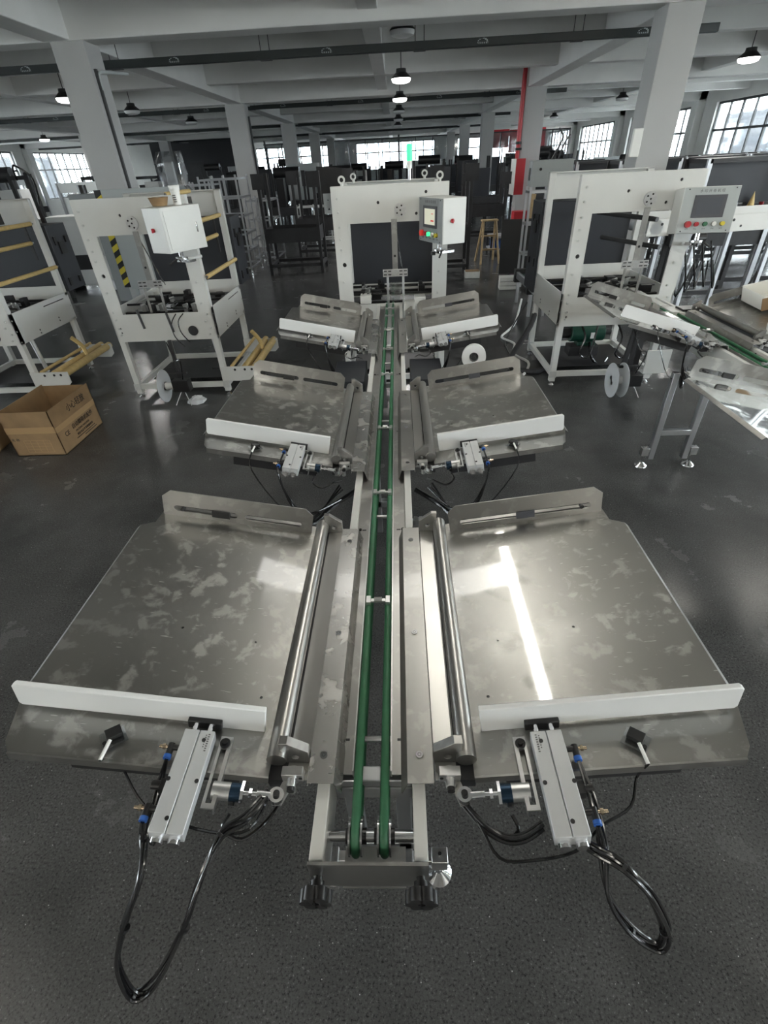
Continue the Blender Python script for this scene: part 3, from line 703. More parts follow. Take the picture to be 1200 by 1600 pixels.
# ================================================================== white machines
def machine(x, y, label, kind):
    """x = middle of the front, y = front plane. kind: 'L' with paper rollers, 'C' centre, 'R' right"""
    r = empty('white_packing_machine', (x, y, 0), 0, label, 'machine', None)
    W = .49
    # front plate with window
    bolts = [circ(-.10, 1.62, .012), circ(.22, 1.53, .012), circ(.30, 1.68, .012), circ(-.42, 1.16, .018, 14), circ(-.43, .70, .009), circ(-.43, .66, .009)]
    fp = MB().prism(rect(-W, W, .575, 1.745), 0, .012, 'y', [rect(-.36, .36, .825, 1.475)]+bolts).box(-W, -W+.012, .0125, .06, .575, 1.745).box(W-.012, W, .0125, .06, .575, 1.745).box(-W+.0125, W-.0125, .0125, .06, 1.735, 1.745).build('front_plate', 'white', r)
    k = MB()
    for z in (1.66, 1.56, 1.45, 1.36, 1.28, 1.02, .85, .78, .70, .64): k.bolt((-W+.05, 0, z), (0, -1, 0), .009, .016)
    for z in (1.08, .90, .80, .74, .68, .62): k.bolt((W-.06+.02*math.sin(z*40), 0, z), (0, -1, 0), .009, .016)
    k.build('cap_bolt', 'white_dull', fp)
    k = MB()
    for (xx, zz) in ((-.10, 1.62), (.22, 1.53), (.30, 1.68), (-.42, 1.16), (-.43, .70), (-.43, .66)): k.cyl((xx, .011, zz), (xx, .013, zz), .015, 12)
    k.build('blind_hole', 'black', fp)
    fx = -.01 if kind == 'L' else .085
    MB().cyl((fx, 0, 1.56), (fx, -.012, 1.56), .052, 28).build('round_flange', 'machined', fp)
    k = MB()
    for q in range(5):
        t = q*2*PI/5; k.cyl((fx+.034*math.cos(t)*(q > 0), -.012, 1.56+.034*math.sin(t)*(q > 0)), (fx+.034*math.cos(t)*(q > 0), -.016, 1.56+.034*math.sin(t)*(q > 0)), .007, 10)
    k.build('cap_screw', 'black', fp)
    if kind == 'L': MB().cyl((.27, 0, .66), (.27, -.01, .66), .045, 24).build('round_cover', 'iron', fp)
    # rear frame
    MB().box(-W, -W+.06, .98, 1.03, .825, 1.745).build('rear_post', 'white', r, .003)
    MB().box(W-.06, W, .98, 1.03, .825, 1.745).build('rear_post', 'white', r, .003)
    MB().box(-W, W, 1.018, 1.03, 1.52, 1.745).box(-W, W, .98, 1.03, 1.735, 1.745).build('rear_beam', 'white', r, .002)
    MB().box(-W, W, .99, 1.0, *((.68, .81) if kind == 'C' else (.80, .93))).build('rear_lower_beam', 'white', r, .002)
    for s in (-1, 1):
        sp = MB().prism([(0, .575), (1.03, .575), (1.03, .86), (0, .86)] if True else [], s*W-s*.010, s*W, 'x', [rect(.55, .93, .805, .815)] if kind == 'L' else []).build('side_panel', 'white', r, .002)
        k = MB()
        for (a, b) in ((.02, .60), (.02, .70), (.02, .80), (1.0, .60), (1.0, .72), (1.0, .83)): k.bolt((s*W, a, b), (s, 0, 0), .007, .006)
        k.build('cap_bolt', 'white_dull', sp)
        k = MB()
        for (a, b) in ((.35, .63), (.35, .60), (.72, .66), (.72, .63)): k.cyl((s*W, a, b), (s*(W+.002), a, b), .009, 10)
        k.build('blind_hole', 'black', sp)
    for s in (-1, 1):
        for yy in (.03, .98):
            lg = MB().box(s*W-s*.055, s*W, yy-.027, yy+.027, .045, .60).build('leg', 'white', r, .003)
            f = MB().lathe((s*(W-.03), yy, 0), [(0, .025), (.012, .025), (.03, .008), (.03, 0)], 16).cyl((s*(W-.03), yy, .01), (s*(W-.03), yy, .05), .007, 8)
            f.build('levelling_foot', 'chrome', lg)
            k = MB()
            for q in (.10, .13): k.bolt((s*(W-.03), yy-.027, q), (0, -1, 0), .007, .008)
            k.box(s*(W-.06), s*(W-.0)+s*.006, yy-.033, yy-.027, .085, .15)
            k.build('joint_plate', 'white_dull', lg, .001)
    MB().box(-W+.05, W-.05, .01, .05, .09, .14).build('base_rail', 'white', r, .003)
    MB().box(-W+.05, W-.05, .96, 1.0, .09, .14).build('base_rail', 'white', r, .003)
    for s in (-1, 1): MB().box(s*W-s*.045, s*W-s*.005, .05, .96, .09, .14).build('base_rail', 'white', r, .003)
    MB().box(-W+.06, W-.06, .30, .96, .085, .09).build('base_pan', 'iron', r)
    # dark rear cabinet
    if kind == 'L': cb = MB().box(-.42, W+.03, 1.04, 1.40, .86, 1.50).build('rear_cabinet', 'slate', r, .004)
    elif kind == 'C': cb = MB().box(-W+.02, W-.02, 1.04, 1.40, .78, 1.56).build('rear_cabinet', 'slate', r, .004)
    else: cb = MB().box(-W-.02, W-.10, 1.04, 1.45, .66, 1.50).build('rear_cabinet', 'slate', r, .004)
    s = 1 if kind == 'L' else -1
    xs = (W+.03) if kind == 'L' else (-W-.02)
    k = MB()
    for z in (.95, 1.35): k.box(xs, xs+s*.012, 1.10, 1.14, z-.04, z+.04).box(xs, xs+s*.018, 1.30, 1.34, z-.03, z+.03)
    k.box(xs, xs+s*.015, 1.16, 1.27, 1.22, 1.34)
    if kind != 'C': k.build('hinge', 'black', cb)
    # hanging arm and T bar in the window
    T = {'L': .0, 'C': .03, 'R': .075}[kind]
    MB().box(T-.024, T+.024, -.022, -.014, 1.09, 1.50).build('hanging_arm', 'steel_dark', r, .001)
    MB().box(T-.11, T+.11, -.030, -.022, 1.055, 1.115).build('cross_bar', 'machined', r, .001)
    k = MB()
    for xx in (-.09, -.05, .05, .09):
        for z in (1.072, 1.10): k.box(T+xx-.014, T+xx+.014, -.032, -.030, z-.004, z+.004)
    k.cyl((T, -.022, 1.22), (T, -.026, 1.22), .010, 12)
    k.build('slot', 'black', r)
    for xx in (-.07, .07):
        MB().box(T+xx-.010, T+xx+.010, -.022, -.012, .78 if kind == 'C' else .84, 1.06).build('guide_finger', 'alu' if kind == 'C' else 'steel_dark', r, .001)
    MB().cyl((T+.01, -.01, 1.45), (T+.07, .12, 1.05), .005, 8).build('stay_rod', 'chrome', r)
    # mechanism seen in the window sill
    k = MB()
    rnd = random.Random(int(x*10)+5)
    for q in range(16):
        a, b = rnd.uniform(-.34, .30), rnd.uniform(.12, .8); h_ = rnd.uniform(.02, .07)
        if kind == 'C' and abs(a-T) < .16: continue
        k.box(a, a+rnd.uniform(.03, .10), b, b+rnd.uniform(.03, .10), .80, .82+h_)
    k.cyl((-.42, .25, .86), (.42, .25, .86), .010, 10).cyl((-.42, .70, .84), (.42, .70, .84), .012, 10)
    k.box(-.44, .44, .20, .24, .78, .80).box(-.44, .44, .68, .72, .78, .80)
    k.build('drive_mechanism', 'black', r, .002)
    k = MB()
    for q in range(9):
        a, b = rnd.uniform(-.34, .30), rnd.uniform(.1, .6)
        if kind == 'C' and abs(a-T) < .16: continue
        k.box(a, a+.04, b, b+.04, .80, .86)
        k.cyl((a, b, .86), (a+.05, b, .875), .010, 10)
    k.build('valve_block', 'machined', r, .002)
    for q in range(3):
        a = rnd.uniform(-.3, .2)
        if kind == 'C': a = -.32+.04*q
        MB().tube([(a, .3, .84), (a+.05, .1, .90), (a+.02, .03, .87), (a+.10, .15, .83)], .006, 6).build('cable', 'rubber', r)
    if kind == 'C':
        MB().box(-.30, -.20, -.02, .10, .83, .90).build('white_block', 'white', r, .004)
        MB().box(.10, .20, -.35, .06, .80, .84).box(.20, .30, -.05, .08, .80, .88).build('exit_guide', 'white', r, .004)
        MB().box(-.45, -.40, .2, .4, .80, .92).build('side_block', 'iron', r)
        MB().prism([(T-.07, 1.0), (T+.07, 1.0), (T+.03, .84), (T-.03, .84)], .02, .03).build('film_funnel', 'film', r)
    if kind == 'R':
        MB().box(.20, .26, -.62, .30, .78, .83).build('exit_guide', 'white', r, .002)
        MB().box(.26, .48, -.62, -.40, .74, .82).build('socket_box', 'white', r, .003)
        MB().box(.30, .42, -.58, -.45, .82, .835).build('black_socket', 'black', r, .003)
        for zz, xx in ((1.40, .02), (1.18, .10)): MB().cyl((xx, .95, zz), (xx+.30, -.0+.3, zz-.02), .020, 12).build('black_roller', 'iron', r)
    if kind in 'L':
        for (a, c) in ((-.26+.05, .90), (.06, .86)):
            MB().cyl((a, -.012, c-.03), (a+.03, -.03, c-.20), .012, 8).build('sensor_stem', 'iron', r)
        MB().tube([(.15, -.01, .82), (.10, -.05, .74), (.10, -.05, .62), (.16, -.03, .52)], .005, 6).build('cable', 'rubber', r)
        MB().tube([(.22, -.01, .82), (.17, -.05, .76), (.17, -.05, .66), (.22, -.03, .56)], .005, 6).build('cable', 'rubber', r)
        # wrapped rollers on the right side
        for (a, z, y0, y1) in ((.20, 1.74, .35, .95), (.46, 1.53, .02, .92), (.40, 1.36, .10, .90), (.52, 1.12, .02, .97)):
            ro = MB().cyl((a, y0, z), (a, y1, z), .019, 14).build('wrapped_roller', 'kraft', r)
            MB().cyl((a, y0-.02, z), (a, y0, z), .012, 10).cyl((a, y1, z), (a, y1+.03, z), .012, 10).build('roller_end', 'chrome', ro)
        MB().box(.10, .24, .75, .86, 1.54, 1.70).cyl((.17, .75, 1.62), (.17, .70, 1.62), .06, 16).build('motor', 'black', r, .004)
        MB().box(.38, .40, .9, .92, 1.2, 1.52).build('hanger_bracket', 'iron', r)
        # low unwinding rollers on the right
        for yy in (-.012, .92):
            MB().prism([(W-.05, .16), (W+.30, .15), (W+.345, .19), (W+.345, .30), (W-.05, .30)], yy, yy+.012).build('roller_bracket', 'white', r, .002)
        k = MB()
        for a in (.10, .20, .27): k.cyl((W+a, -.012, .27), (W+a, -.016, .27), .012, 10)
        k.build('bolt_hole', 'black', r)
        for (a, z, rr) in ((.07, .30, .016), (.20, .28, .034), (.29, .27, .036)):
            ro = MB().cyl((W+a, .0, z), (W+a, .98, z), rr, 16).build('wrapped_roller', 'kraft', r)
            MB().cyl((W+a, .98, z), (W+a, 1.02, z), rr*.55, 12).build('roller_end', 'black', ro)
        MB().tube([(W+.26, .55, .30), (W+.24, .55, .40), (W+.19, .50, .50)], .022, 8).build('wrapped_handle', 'kraft', r)
        MB().cyl((.30, .45, .15), (.27, .45, .50), .022, 14).cyl((.27, .45, .50), (.265, .45, .58), .008, 8).build('air_cylinder', 'machined', r)
        MB().box(.20, .36, .40, .50, .14, .16).build('cylinder_base', 'iron', r)
    return r
def eyebolt(x, y, z, label):
    o = MB().ring((0, 0, .045), (0, 1, 0), .016, .030, .012, 20).cyl((0, 0, 0), (0, 0, .02), .012, 10).build('lifting_eyebolt', 'white', None)
    o.location = (x, y, z); tag(o, label, 'eyebolt', 'lifting eyebolts on the centre machine'); return o
mL = machine(-2.245, 4.76, 'white packing machine with yellow wrapped rollers and a white box, left of centre', 'L')
mLL = machine(-4.22, 4.78, 'white packing machine cut by the left edge of the picture, yellow rollers on its side', 'L')
mC = machine(-.055, 4.80, 'white packing machine at the far end of the middle conveyor', 'C')
mR = machine(1.97, 4.72, 'white packing machine on the right with the grey operator panel', 'R')
for i, (x, y, t) in enumerate(((-.45, 4.84, 'front left'), (-.42, 5.78, 'rear left'), (.36, 4.84, 'front right'), (.28, 5.78, 'rear right'))):
    eyebolt(x, y, 1.742, 'white lifting eyebolt on top of the centre machine, %s corner' % t)
# signal tower
r = empty('signal_tower', (.13, 5.70, 1.74), 0, 'lit green signal tower on top of the centre machine', 'signal light')
MB().cyl((0, 0, 0), (0, 0, .09), .014, 12).build('stem', 'machined', r)
MB().cyl((0, 0, .09), (0, 0, .15), .026, 20).build('base_ring', 'ivory', r)
MB().cyl((0, 0, .15), (0, 0, .27), .027, 20).cyl((0, 0, .27), (0, 0, .28), .027, 20, .018).build('green_lens', 'greenlit', r)
# operator boxes
def operator_box(loc, rz, label, reach=(0, .4), back=False, lit=False, name='operator_panel', tilt=0, face='grey'):
    r = empty(name, loc, rz, label, 'control box')
    r.rotation_euler = (tilt, 0, rz)
    w2, h, d = .20, .31, .20
    bx = MB().box(-w2, w2, 0, d, 0, h).build('box', 'white', r, .005)
    fc = MB().box(-w2+.004, w2-.004, -.006, 0, .004, h-.004).build('face_plate', face, bx, .001)
    bz = MB().box(-.115, .115, -.012, -.006, .105, .255).build('screen_bezel', 'bezel', bx, .002)
    MB().box(-.088, .088, -.0135, -.012, .127, .235).build('touch_screen', 'lcd' if lit else 'screen', bz)
    if lit: MB().box(.02, .07, -.0142, -.0135, .15, .16).box(.03, .06, -.0142, -.0135, .20, .205).build('screen_writing', 'redlit', bz)
    for i, (mname, rr) in enumerate((('red', .022), ('red', .015), ('green' if not lit else 'greenlit', .015), ('ivory', .015), ('yellow', .015))):
        a = -.125+.062*i
        MB().cyl((a, -.006, .062), (a, -.018, .062), rr*.75, 16).cyl((a, -.016, .062), (a, -.032, .062), rr, 18).build('push_button', mname if not (lit and i == 0) else 'redlit', bx)
        MB().ring((a, -.008, .062), (0, 1, 0), rr*.8, rr*1.15, .006, 18).build('button_ring', 'chrome', bx)
        text('button_caption', ('急停', '停止', '启动', '点动', '复位')[i], .012, 'inkgrey', bx, XF((a, -.0065, .030), R(90)))
    text('panel_heading', '水 印 开 卷 机 组', .024, 'inkgrey', bx, XF((0, -.0065, .280), R(90)))
    k = MB()
    for a in (-.165, .165):
        for z in (.015, h-.015): k.cyl((a, -.006, z), (a, -.008, z), .005, 8)
    k.build('corner_screw', 'black', bx)
    # right flank: red rotary switch
    MB().cyl((w2, .08, .16), (w2+.012, .08, .16), .014, 14).box(w2+.010, w2+.022, .076, .084, .145, .175).build('rotary_switch', 'red', bx)
    # rear door
    MB().box(-w2+.025, w2-.025, d, d+.004, .025, h-.025).build('door', 'white', bx, .001)
    MB().box(-.13, -.115, d+.004, d+.012, .12, .19).build('door_handle', 'chrome', bx, .004)
    # swivel mount
    MB().cyl((0, .08, -.05), (0, .08, 0), .018, 14).cyl((0, .08, -.065), (0, .08, -.05), .05, 20).box(-.04, .04, .06, .20, -.085, -.065).build('swivel_mount', 'chrome', r, .002)
    q_ = Matrix.Rotation(-rz, 3, 'Z') @ Vector((reach[0], reach[1], 0))
    MB().cyl((0, .08, -.075), (q_.x, .08+q_.y, -.075), .014, 10).build('support_arm', 'white', r)
    MB().cyl((.05, .08, -.06), (.10, .03, -.10), .008, 10).cyl((-.01, .03, -.095), (-.01, .03, -.07), .02, 12).build('clamp_lever', 'black', r)
    return r
operator_box((.27, 4.50, 1.345), R(-66), 'operator box with lit display and coloured buttons on the centre machine', (0, .24), lit=True, face='grey')
operator_box((2.41, 4.46, 1.33), R(-8), 'grey operator panel with dark touch screen and five buttons on the right machine', (0, .20), face='ltgrey', tilt=R(-7))
o = operator_box((-1.87, 4.53, 1.375), R(-118), 'white box with handle door on the left machine, bowl and cup on top', (0.1, .18), face='ltgrey')
r = empty('paper_bowl', (-1.87, 4.50, 1.686), 0, 'brown paper bowl standing on the white box of the left machine', 'bowl')
MB().lathe((0, 0, 0), [(0, 0), (.055, 0), (.075, .055), (.078, .058), (.072, .056), (.052, .006), (0, .006)], 24).build('bowl', 'card', r)
MB().lathe((0, 0, .045), [(0, .012), (.04, .010), (.07, .0)], 16).build('crumpled_tissue', 'paper', r)
r = empty('paper_cup_stack', (-1.74, 4.54, 1.686), 0, 'stack of white paper cups beside the brown bowl', 'cup')
MB().lathe((0, 0, 0), [(0, 0), (.028, 0), (.036, .085), (.039, .086), (.037, .09), (.040, .105), (.042, .106), (.040, .112), (.043, .128), (.045, .13), (.041, .13), (.02, .10), (0, .10)], 20).build('cup', 'paper', r)
k = MB()
for q in range(4): k.box(-.012, .012, -.0375-.0015*q, -.0345-.0015*q, .02+.014*q, .026+.014*q)
k.build('cup_print', 'inkgrey', r)
# ------------------------------------------------ things round the machines
def reel_unwinder(x, y, zc, label, n=2, s=1, ax=.0):
    r = empty('tape_reel_unwinder', (x, y, 0), ax, label, 'tape reel')
    for i in range(n):
        MB().cyl((-.12+i*.095, 0, zc), (-.116+i*.095, 0, zc), .155, 40).build('reel_disc', 'spool', r)
    MB().cyl((-.10, 0, zc), (-.03, 0, zc), .035, 20).build('reel_hub', 'white', r)
    MB().box(-.02, .14, -.05, .05, zc-.05, zc+.06).build('motor_box', 'black', r, .004)
    MB().cyl((-.12, 0, zc), (.0, 0, zc), .012, 12).cyl((-.125, .02, zc+.02), (-.10, .02, zc+.02), .014, 10).cyl((-.125, -.02, zc-.02), (-.10, -.02, zc-.02), .014, 10).build('axle', 'black', r)
    MB().box(.02, .05, .04, .07, zc, .62).box(-.06, .12, .03, .06, zc+.10, zc+.12).build('arm', 'iron', r, .002)
    MB().cyl((.04, .02, zc+.05), (.13, -.08, 0.02), .005, 8).cyl((.04, 0, zc-.05), (-.03, -.06, .02), .005, 8).build('guide_wire', 'chrome', r)
    MB().tube([(.08, 0, zc+.05), (.12, -.03, zc+.25), (.06, .0, .45), (.0, .06, .60)], .006, 6).build('cable', 'rubber', r)
    return r
reel_unwinder(-2.20, 4.55, .20, 'clear tape reel unwinder standing before the left machine', 1)
reel_unwinder(2.07, 4.40, .165, 'pair of frosted reel discs before the right machine', 2)
o = MB().ring((0, 0, 0), (.15, 1, -.2), .030, .08, .09, 40).build('film_roll', 'hdpe', None)
o.location = (.50, 3.30, .80); tag(o, 'white film roll on a black spindle before the far right tray', 'film roll')
o = MB().cyl((-.015, -.10, .02), (.015, .10, -.02), .015, 14).cyl((.015, .09, -.80), (.015, .09, .0), .010, 8).cyl((.015, .09, -.80), (.015, .09, -.79), .08, 20).build('roll_spindle', 'black', None)
o.location = (.50, 3.30, .80); tag(o, 'black spindle stand carrying the white film roll', 'spindle')
# crumpled bag
bm_ = MB(); rnd = random.Random(3); vs_ = []
for j in range(5):
    for i in range(9):
        t = 2*PI*i/9; rr = (.10, .11, .09, .06, .01)[j]*(1+.35*rnd.uniform(-1, 1)); vs_.append((rr*1.3*math.cos(t), rr*math.sin(t), .022*j+.01*rnd.random()))
bm_.add(vs_, [(j*9+i, j*9+(i+1) % 9, (j+1)*9+(i+1) % 9, (j+1)*9+i) for j in range(4) for i in range(9)])
bm_.m = bm_.m
bm_.v = [(a*.62, b*.62, c*.8) for a, b, c in bm_.v]
o = bm_.build('crumpled_plastic_bag', 'spool', None, smooth=False); o.location = (-2.05, 4.60, 0); tag(o, 'crumpled pale plastic bag on the floor under the left machine', 'bag')
# cardboard box with writing on its right face
def open_box(x, y, w_, d_, h, rz, label, writing=False):
    r = empty('cardboard_box', (x, y, 0), rz, label, 'box')
    t = .006
    b = MB().box(-w_/2, w_/2, -d_/2, -d_/2+t, 0, h).box(-w_/2, w_/2, d_/2-t, d_/2, 0, h*.97).box(-w_/2, -w_/2+t, -d_/2, d_/2, 0, h).box(w_/2-t, w_/2, -d_/2, d_/2, 0, h).box(-w_/2, w_/2, -d_/2, d_/2, 0, t)
    b.build('carton', 'card', r)
    MB().box(-w_/2-.001, w_/2+.001, -d_/2-.001, -d_/2, h*.52, h*.66).box(w_/2, w_/2+.001, -d_/2, d_/2, h*.50, h*.62).build('packing_tape', 'tape', r)
    if writing:
        X = w_/2+.002
        text('handling_text', '小心轻放', .07, 'ink', r, XF((X, .06, h*.80), R(90), 0, R(90)))
        text('ce_mark', 'CE', .055, 'ink', r, XF((X, -.19, h*.36), R(90), 0, R(90)))
        text('box_title', '自动糊箱机配件', .048, 'ink', r, XF((X, .06, h*.40), R(90), 0, R(90)))
        text('box_subtitle', 'PACKING MACHINE', .024, 'ink', r, XF((X, .03, h*.28), R(90), 0, R(90)))
        text('box_small_print', '地址电话传真邮编网址', .026, 'ink', r, XF((X, .05, h*.19), R(90), 0, R(90)))
        k = MB().box(X-.0015, X, -.10, .20, h*.12, h*.135).box(X-.0015, X, .02, .22, h*.07, h*.085)
        k.build('printed_rule', 'ink', r)
        k = MB()
        for q in range(5): k.box(-.10, .12, -d_/2-.0018, -d_/2-.0008, h*(.08+.07*q), h*(.085+.07*q))
        for q in range(5): k.box(-.10+.055*q, -.097+.055*q, -d_/2-.0018, -d_/2-.0008, h*.08, h*.36)
        k.build('printed_table', 'tape', r)
        text('side_heading', '名 称', .03, 'ink', r, XF((-.16, -d_/2-.002, h*.38), R(90)))
    return r
open_box(-3.045, 3.87, .42, .62, .39, 0, 'open brown cardboard box with black lettering on the floor at the left', True)
open_box(-3.66, 3.62, .36, .40, .36, R(8), 'open cardboard box cut by the left edge of the picture, beside the lettered one')
o = MB().box(-.16, .16, -.18, .18, 0, .012).build('paper_sheet', 'paper', None); o.location = (-3.64, 3.62, .36); o.rotation_euler = (0, R(10), R(8)); tag(o, 'white paper pad lying on the cut off cardboard box', 'paper')
# gray panel with hazard tape and foam tube behind the left machine
r = empty('leaning_grey_door_panel', (-3.85, 7.5, 0), 0, 'grey sheet panel with yellow and black tape edge behind the left machine', 'panel')
MB().box(.0, 1.0, 0, .04, .55, 1.75).box(.05, .09, 0, .04, 0, .55).box(.91, .95, 0, .04, 0, .55).build('panel', 'ltgrey', r, .003)
for q in range(8):
    MB().prism([(-.09, .60+.14*q), (.0, .60+.14*q+.05), (.0, .60+.14*q+.12), (-.09, .60+.14*q+.07)], -.003, .0).build('yellow_stripe', 'yellow', r)
MB().box(-.09, 0, 0, .04, .58, 1.75).build('black_strip', 'black', r)
r = empty('foam_tube', (-5.75, 10.6, .10), 0, 'pale foam tube lying on the floor seen through the left machine', 'tube')
MB(XF((0, 0, 0), 0, 0, R(-35))).ring((0, 0, 0), (0, 1, 0), .05, .10, .55, 20).build('tube', 'spool', r)
# ------------------------------------------------ right-hand conveyor with its trays
RX = 2.19
build_conveyor(RX, 1.30, 4.66, 'stainless belt conveyor leading into the right machine', (1.56, 3.20), False, -.27)
build_tray(RX, 3.22, -1, 17, 'stainless tray with white bar directly before the right machine', None, 'mirror_steel', 'trays of the right-hand conveyor')
build_tray(RX, 3.25, 1, 13, 'stainless tray on the far side of the right-hand conveyor', None, 'steel', 'trays of the right-hand conveyor')
build_tray(RX, 1.58, -1, 13, 'mirror bright stainless tray cut by the right edge of the picture', None, 'mirror_steel', 'trays of the right-hand conveyor')

# ================================================================== things standing in the hall behind
def frame_rack(x, y, W, D, H, label, mat='iron', rz=0, panel=None, apron=True, group='black steel machine frames in the hall', t=.06):
    r = empty('steel_machine_frame', (x, y, 0), rz, label, 'frame', group)
    for a in (-1, 1):
        for b in (0, 1): MB().box(a*W/2-t/2, a*W/2+t/2, b*D-t/2, b*D+t/2, 0, H).build('post', mat, r, .003)
    for b in (0, 1):
        MB().box(-W/2, W/2, b*D-t/2, b*D+t/2, .14, .14+t).build('base_rail', mat, r, .003)
        if apron: MB().box(-W/2, W/2, b*D-t/2-.004, b*D-t/2+.004, .60, .86).build('apron_panel', mat, r)
    for a in (-1, 1):
        MB().box(a*W/2-t/2, a*W/2+t/2, 0, D, .14, .14+t).build('side_rail', mat, r, .003)
        if apron: MB().box(a*W/2-.004, a*W/2+.004, 0, D, .60, .86).build('side_panel', mat, r)
        MB().box(a*W/2-.12, a*W/2+.12, -.035, -.03, H-.26, H).build('corner_plate', mat, r)
    if panel == 'white':
        pn = MB().box(-.02, W/2-.09, D*.5, D*.5+.20, .90, 1.32).build('white_cabinet', 'ltgrey', r, .004)
        MB().prism([(.07, .98), (.13, .98), (.10, 1.03)], D*.5-.003, D*.5).box(.20, .23, D*.5-.003, D*.5, .95, 1.02).box(.26, .29, D*.5-.003, D*.5, .95, 1.02).box(.08, .10, D*.5-.002, D*.5, 1.17, 1.20).box(.34, .36, D*.5-.002, D*.5, 1.17, 1.20).build('cabinet_mark', 'black', pn)
        MB().prism([(-.12, 1.32), (W/2-.09, 1.32), (W/2-.09, 1.80), (-.12, 1.86)], D*.5+.02, D*.5+.18).build('black_cover', 'black', r)
    if panel == 'black': MB().box(-W/2+.05, W/2-.05, D*.5, D*.5+.03, .9, H-.1).build('back_panel', 'slate', r)
    return r
frame_rack(-2.17, 11.5, 1.10, .75, 1.80, 'black steel machine frame left of the centre machine, in front')
frame_rack(-1.75, 13.5, 1.30, .9, 1.80, 'black steel machine frame holding a pale grey cabinet with a black cover', panel='white')
frame_rack(1.05, 10.6, .62, .60, 1.80, 'black steel machine frame right of the centre machine')
frame_rack(2.3, 15.0, 1.0, .7, 1.55, 'small black steel frame beside the red cabinet column')
def alu_rack(x, y, W, D, H, label, nx=3, nz=4, feet=True, rz=0, group='bright aluminium profile racks', mat='alu', name='aluminium_profile_rack'):
    r = empty(name, (x, y, 0), rz, label, 'rack', group)
    t = .032
    for i in range(nx+1):
        for b in (0, 1):
            a = -W/2+W*i/nx
            p = MB().box(a-t/2, a+t/2, b*D-t/2, b*D+t/2, .08, H).build('post', mat, r)
            MB().cyl((a, b*D, 0), (a, b*D, .08), .012, 8).cyl((a, b*D, 0), (a, b*D, .015), .03, 12).build('foot', 'chrome', p)
    for j in range(nz+1):
        z = .12+(H-.2)*j/nz
        for b in (0, 1): MB().box(-W/2, W/2, b*D-t/2, b*D+t/2, z, z+t).build('rail', mat, r)
        for a in (-1, 1): MB().box(a*W/2-t/2, a*W/2+t/2, 0, D, z, z+t).build('side_rail', mat, r)
    return r
alu_rack(-3.55, 11.6, .75, .9, 1.80, 'tall aluminium profile rack standing left of the black frames, nearest', 3, 5)
alu_rack(-3.15, 13.0, .55, .9, 1.35, 'lower aluminium profile rack right behind the tall one', 2, 3)
alu_rack(-4.4, 12.6, .7, .8, 1.70, 'aluminium profile rack half hidden by the left machine', 2, 4)
alu_rack(-2.1, 16.0, 1.4, .5, 1.0, 'white tube table frame seen between the black frames', 3, 1, mat='white_dull', group='aluminium tables')
# control box on aluminium stand
r = empty('grey_control_cabinet', (2.33, 8.9, 1.48), R(-4), 'light grey control cabinet on an aluminium stand behind the right machine', 'cabinet')
MB().box(-.30, .30, 0, .30, 0, .33).build('box', 'ltgrey', r, .006)
MB().cyl((-.17, -.012, .22), (-.17, 0, .22), .02, 12).box(-.305, -.30, .08, .22, .08, .24).build('switch', 'black', r)
MB().tube([(0, .15, .33), (.06, .12, .45), (.12, .15, .60), (.05, .15, .70)], .012, 6).tube([(.1, .15, .33), (.14, .12, .5), (.22, .15, .62)], .012, 6).build('cable_bunch', 'mullion', r)
alu_rack(2.35, 8.92, .60, .28, 1.48, 'aluminium stand under the light grey control cabinet', 2, 3, group='bright aluminium profile racks')
# things by the red cabinet
r = empty('red_hose_cabinet', (3.22, 15.45, 1.02), 0, 'red cabinet with white edge fixed to the second right column', 'cabinet')
MB().box(-.12, .12, 0, .5, 0, .78).build('box', 'red', r, .004)
MB().box(-.15, -.12, -.01, .5, 0, .78).build('white_edge', 'ivory', r)
r = empty('red_standpipe', (3.22, 15.75, 0), 0, 'red fire pipe running up beside the second right column', 'pipe')
MB().cyl((0, .25, 1.8), (0, .25, 3.9), .055, 14).build('pipe', 'red', r)
MB().cyl((0, .25, 2.1), (0, .25, 2.16), .075, 14).cyl((-.08, .2, 2.0), (.08, .2, 2.0), .03, 10).build('valve', 'iron', r)
r = empty('red_toolbox', (2.75, 12.6, .42), 0, 'small red metal box standing on the parts trolley', 'toolbox')
MB().box(-.16, .16, 0, .3, 0, .45).build('body', 'red', r, .008)
r = empty('parts_trolley', (2.65, 12.5, 0), 0, 'low parts trolley with blue crates behind the wooden step stool', 'trolley')
MB().box(-.55, .5, 0, .6, .38, .42).box(-.55, .5, 0, .6, .14, .17).build('shelf', 'grey', r)
for a in (-.53, .48):
    for b in (.02, .58): MB().box(a-.02, a+.02, b-.02, b+.02, 0, .42).build('leg', 'iron', r)
for i, a in enumerate((-.35, -.02)):
    o = MB().box(-.14, .14, 0, .4, 0, .16).build('blue_crate', 'blue', None, .01); o.location = (2.65+a, 12.55, .172); tag(o, 'blue plastic crate on the low trolley, %s one' % ('left' if i == 0 else 'right'), 'crate')
r = empty('leaning_wood_board', (3.05, 13.4, 0), 0, 'narrow pale wooden board standing beside the red toolbox', 'board')
MB(XF((0, 0, 0), R(4), R(5), 0)).box(-.05, .05, 0, .02, 0, 1.15).build('board', 'wood', r)
r = empty('yellow_valve_case', (3.0, 12.3, .42), 0, 'yellow case on the trolley beside the aluminium stand', 'case')
MB().box(-.12, .12, 0, .2, 0, .16).cyl((0, -.005, .08), (0, 0, .08), .04, 14).build('case', 'yellow', r, .01)
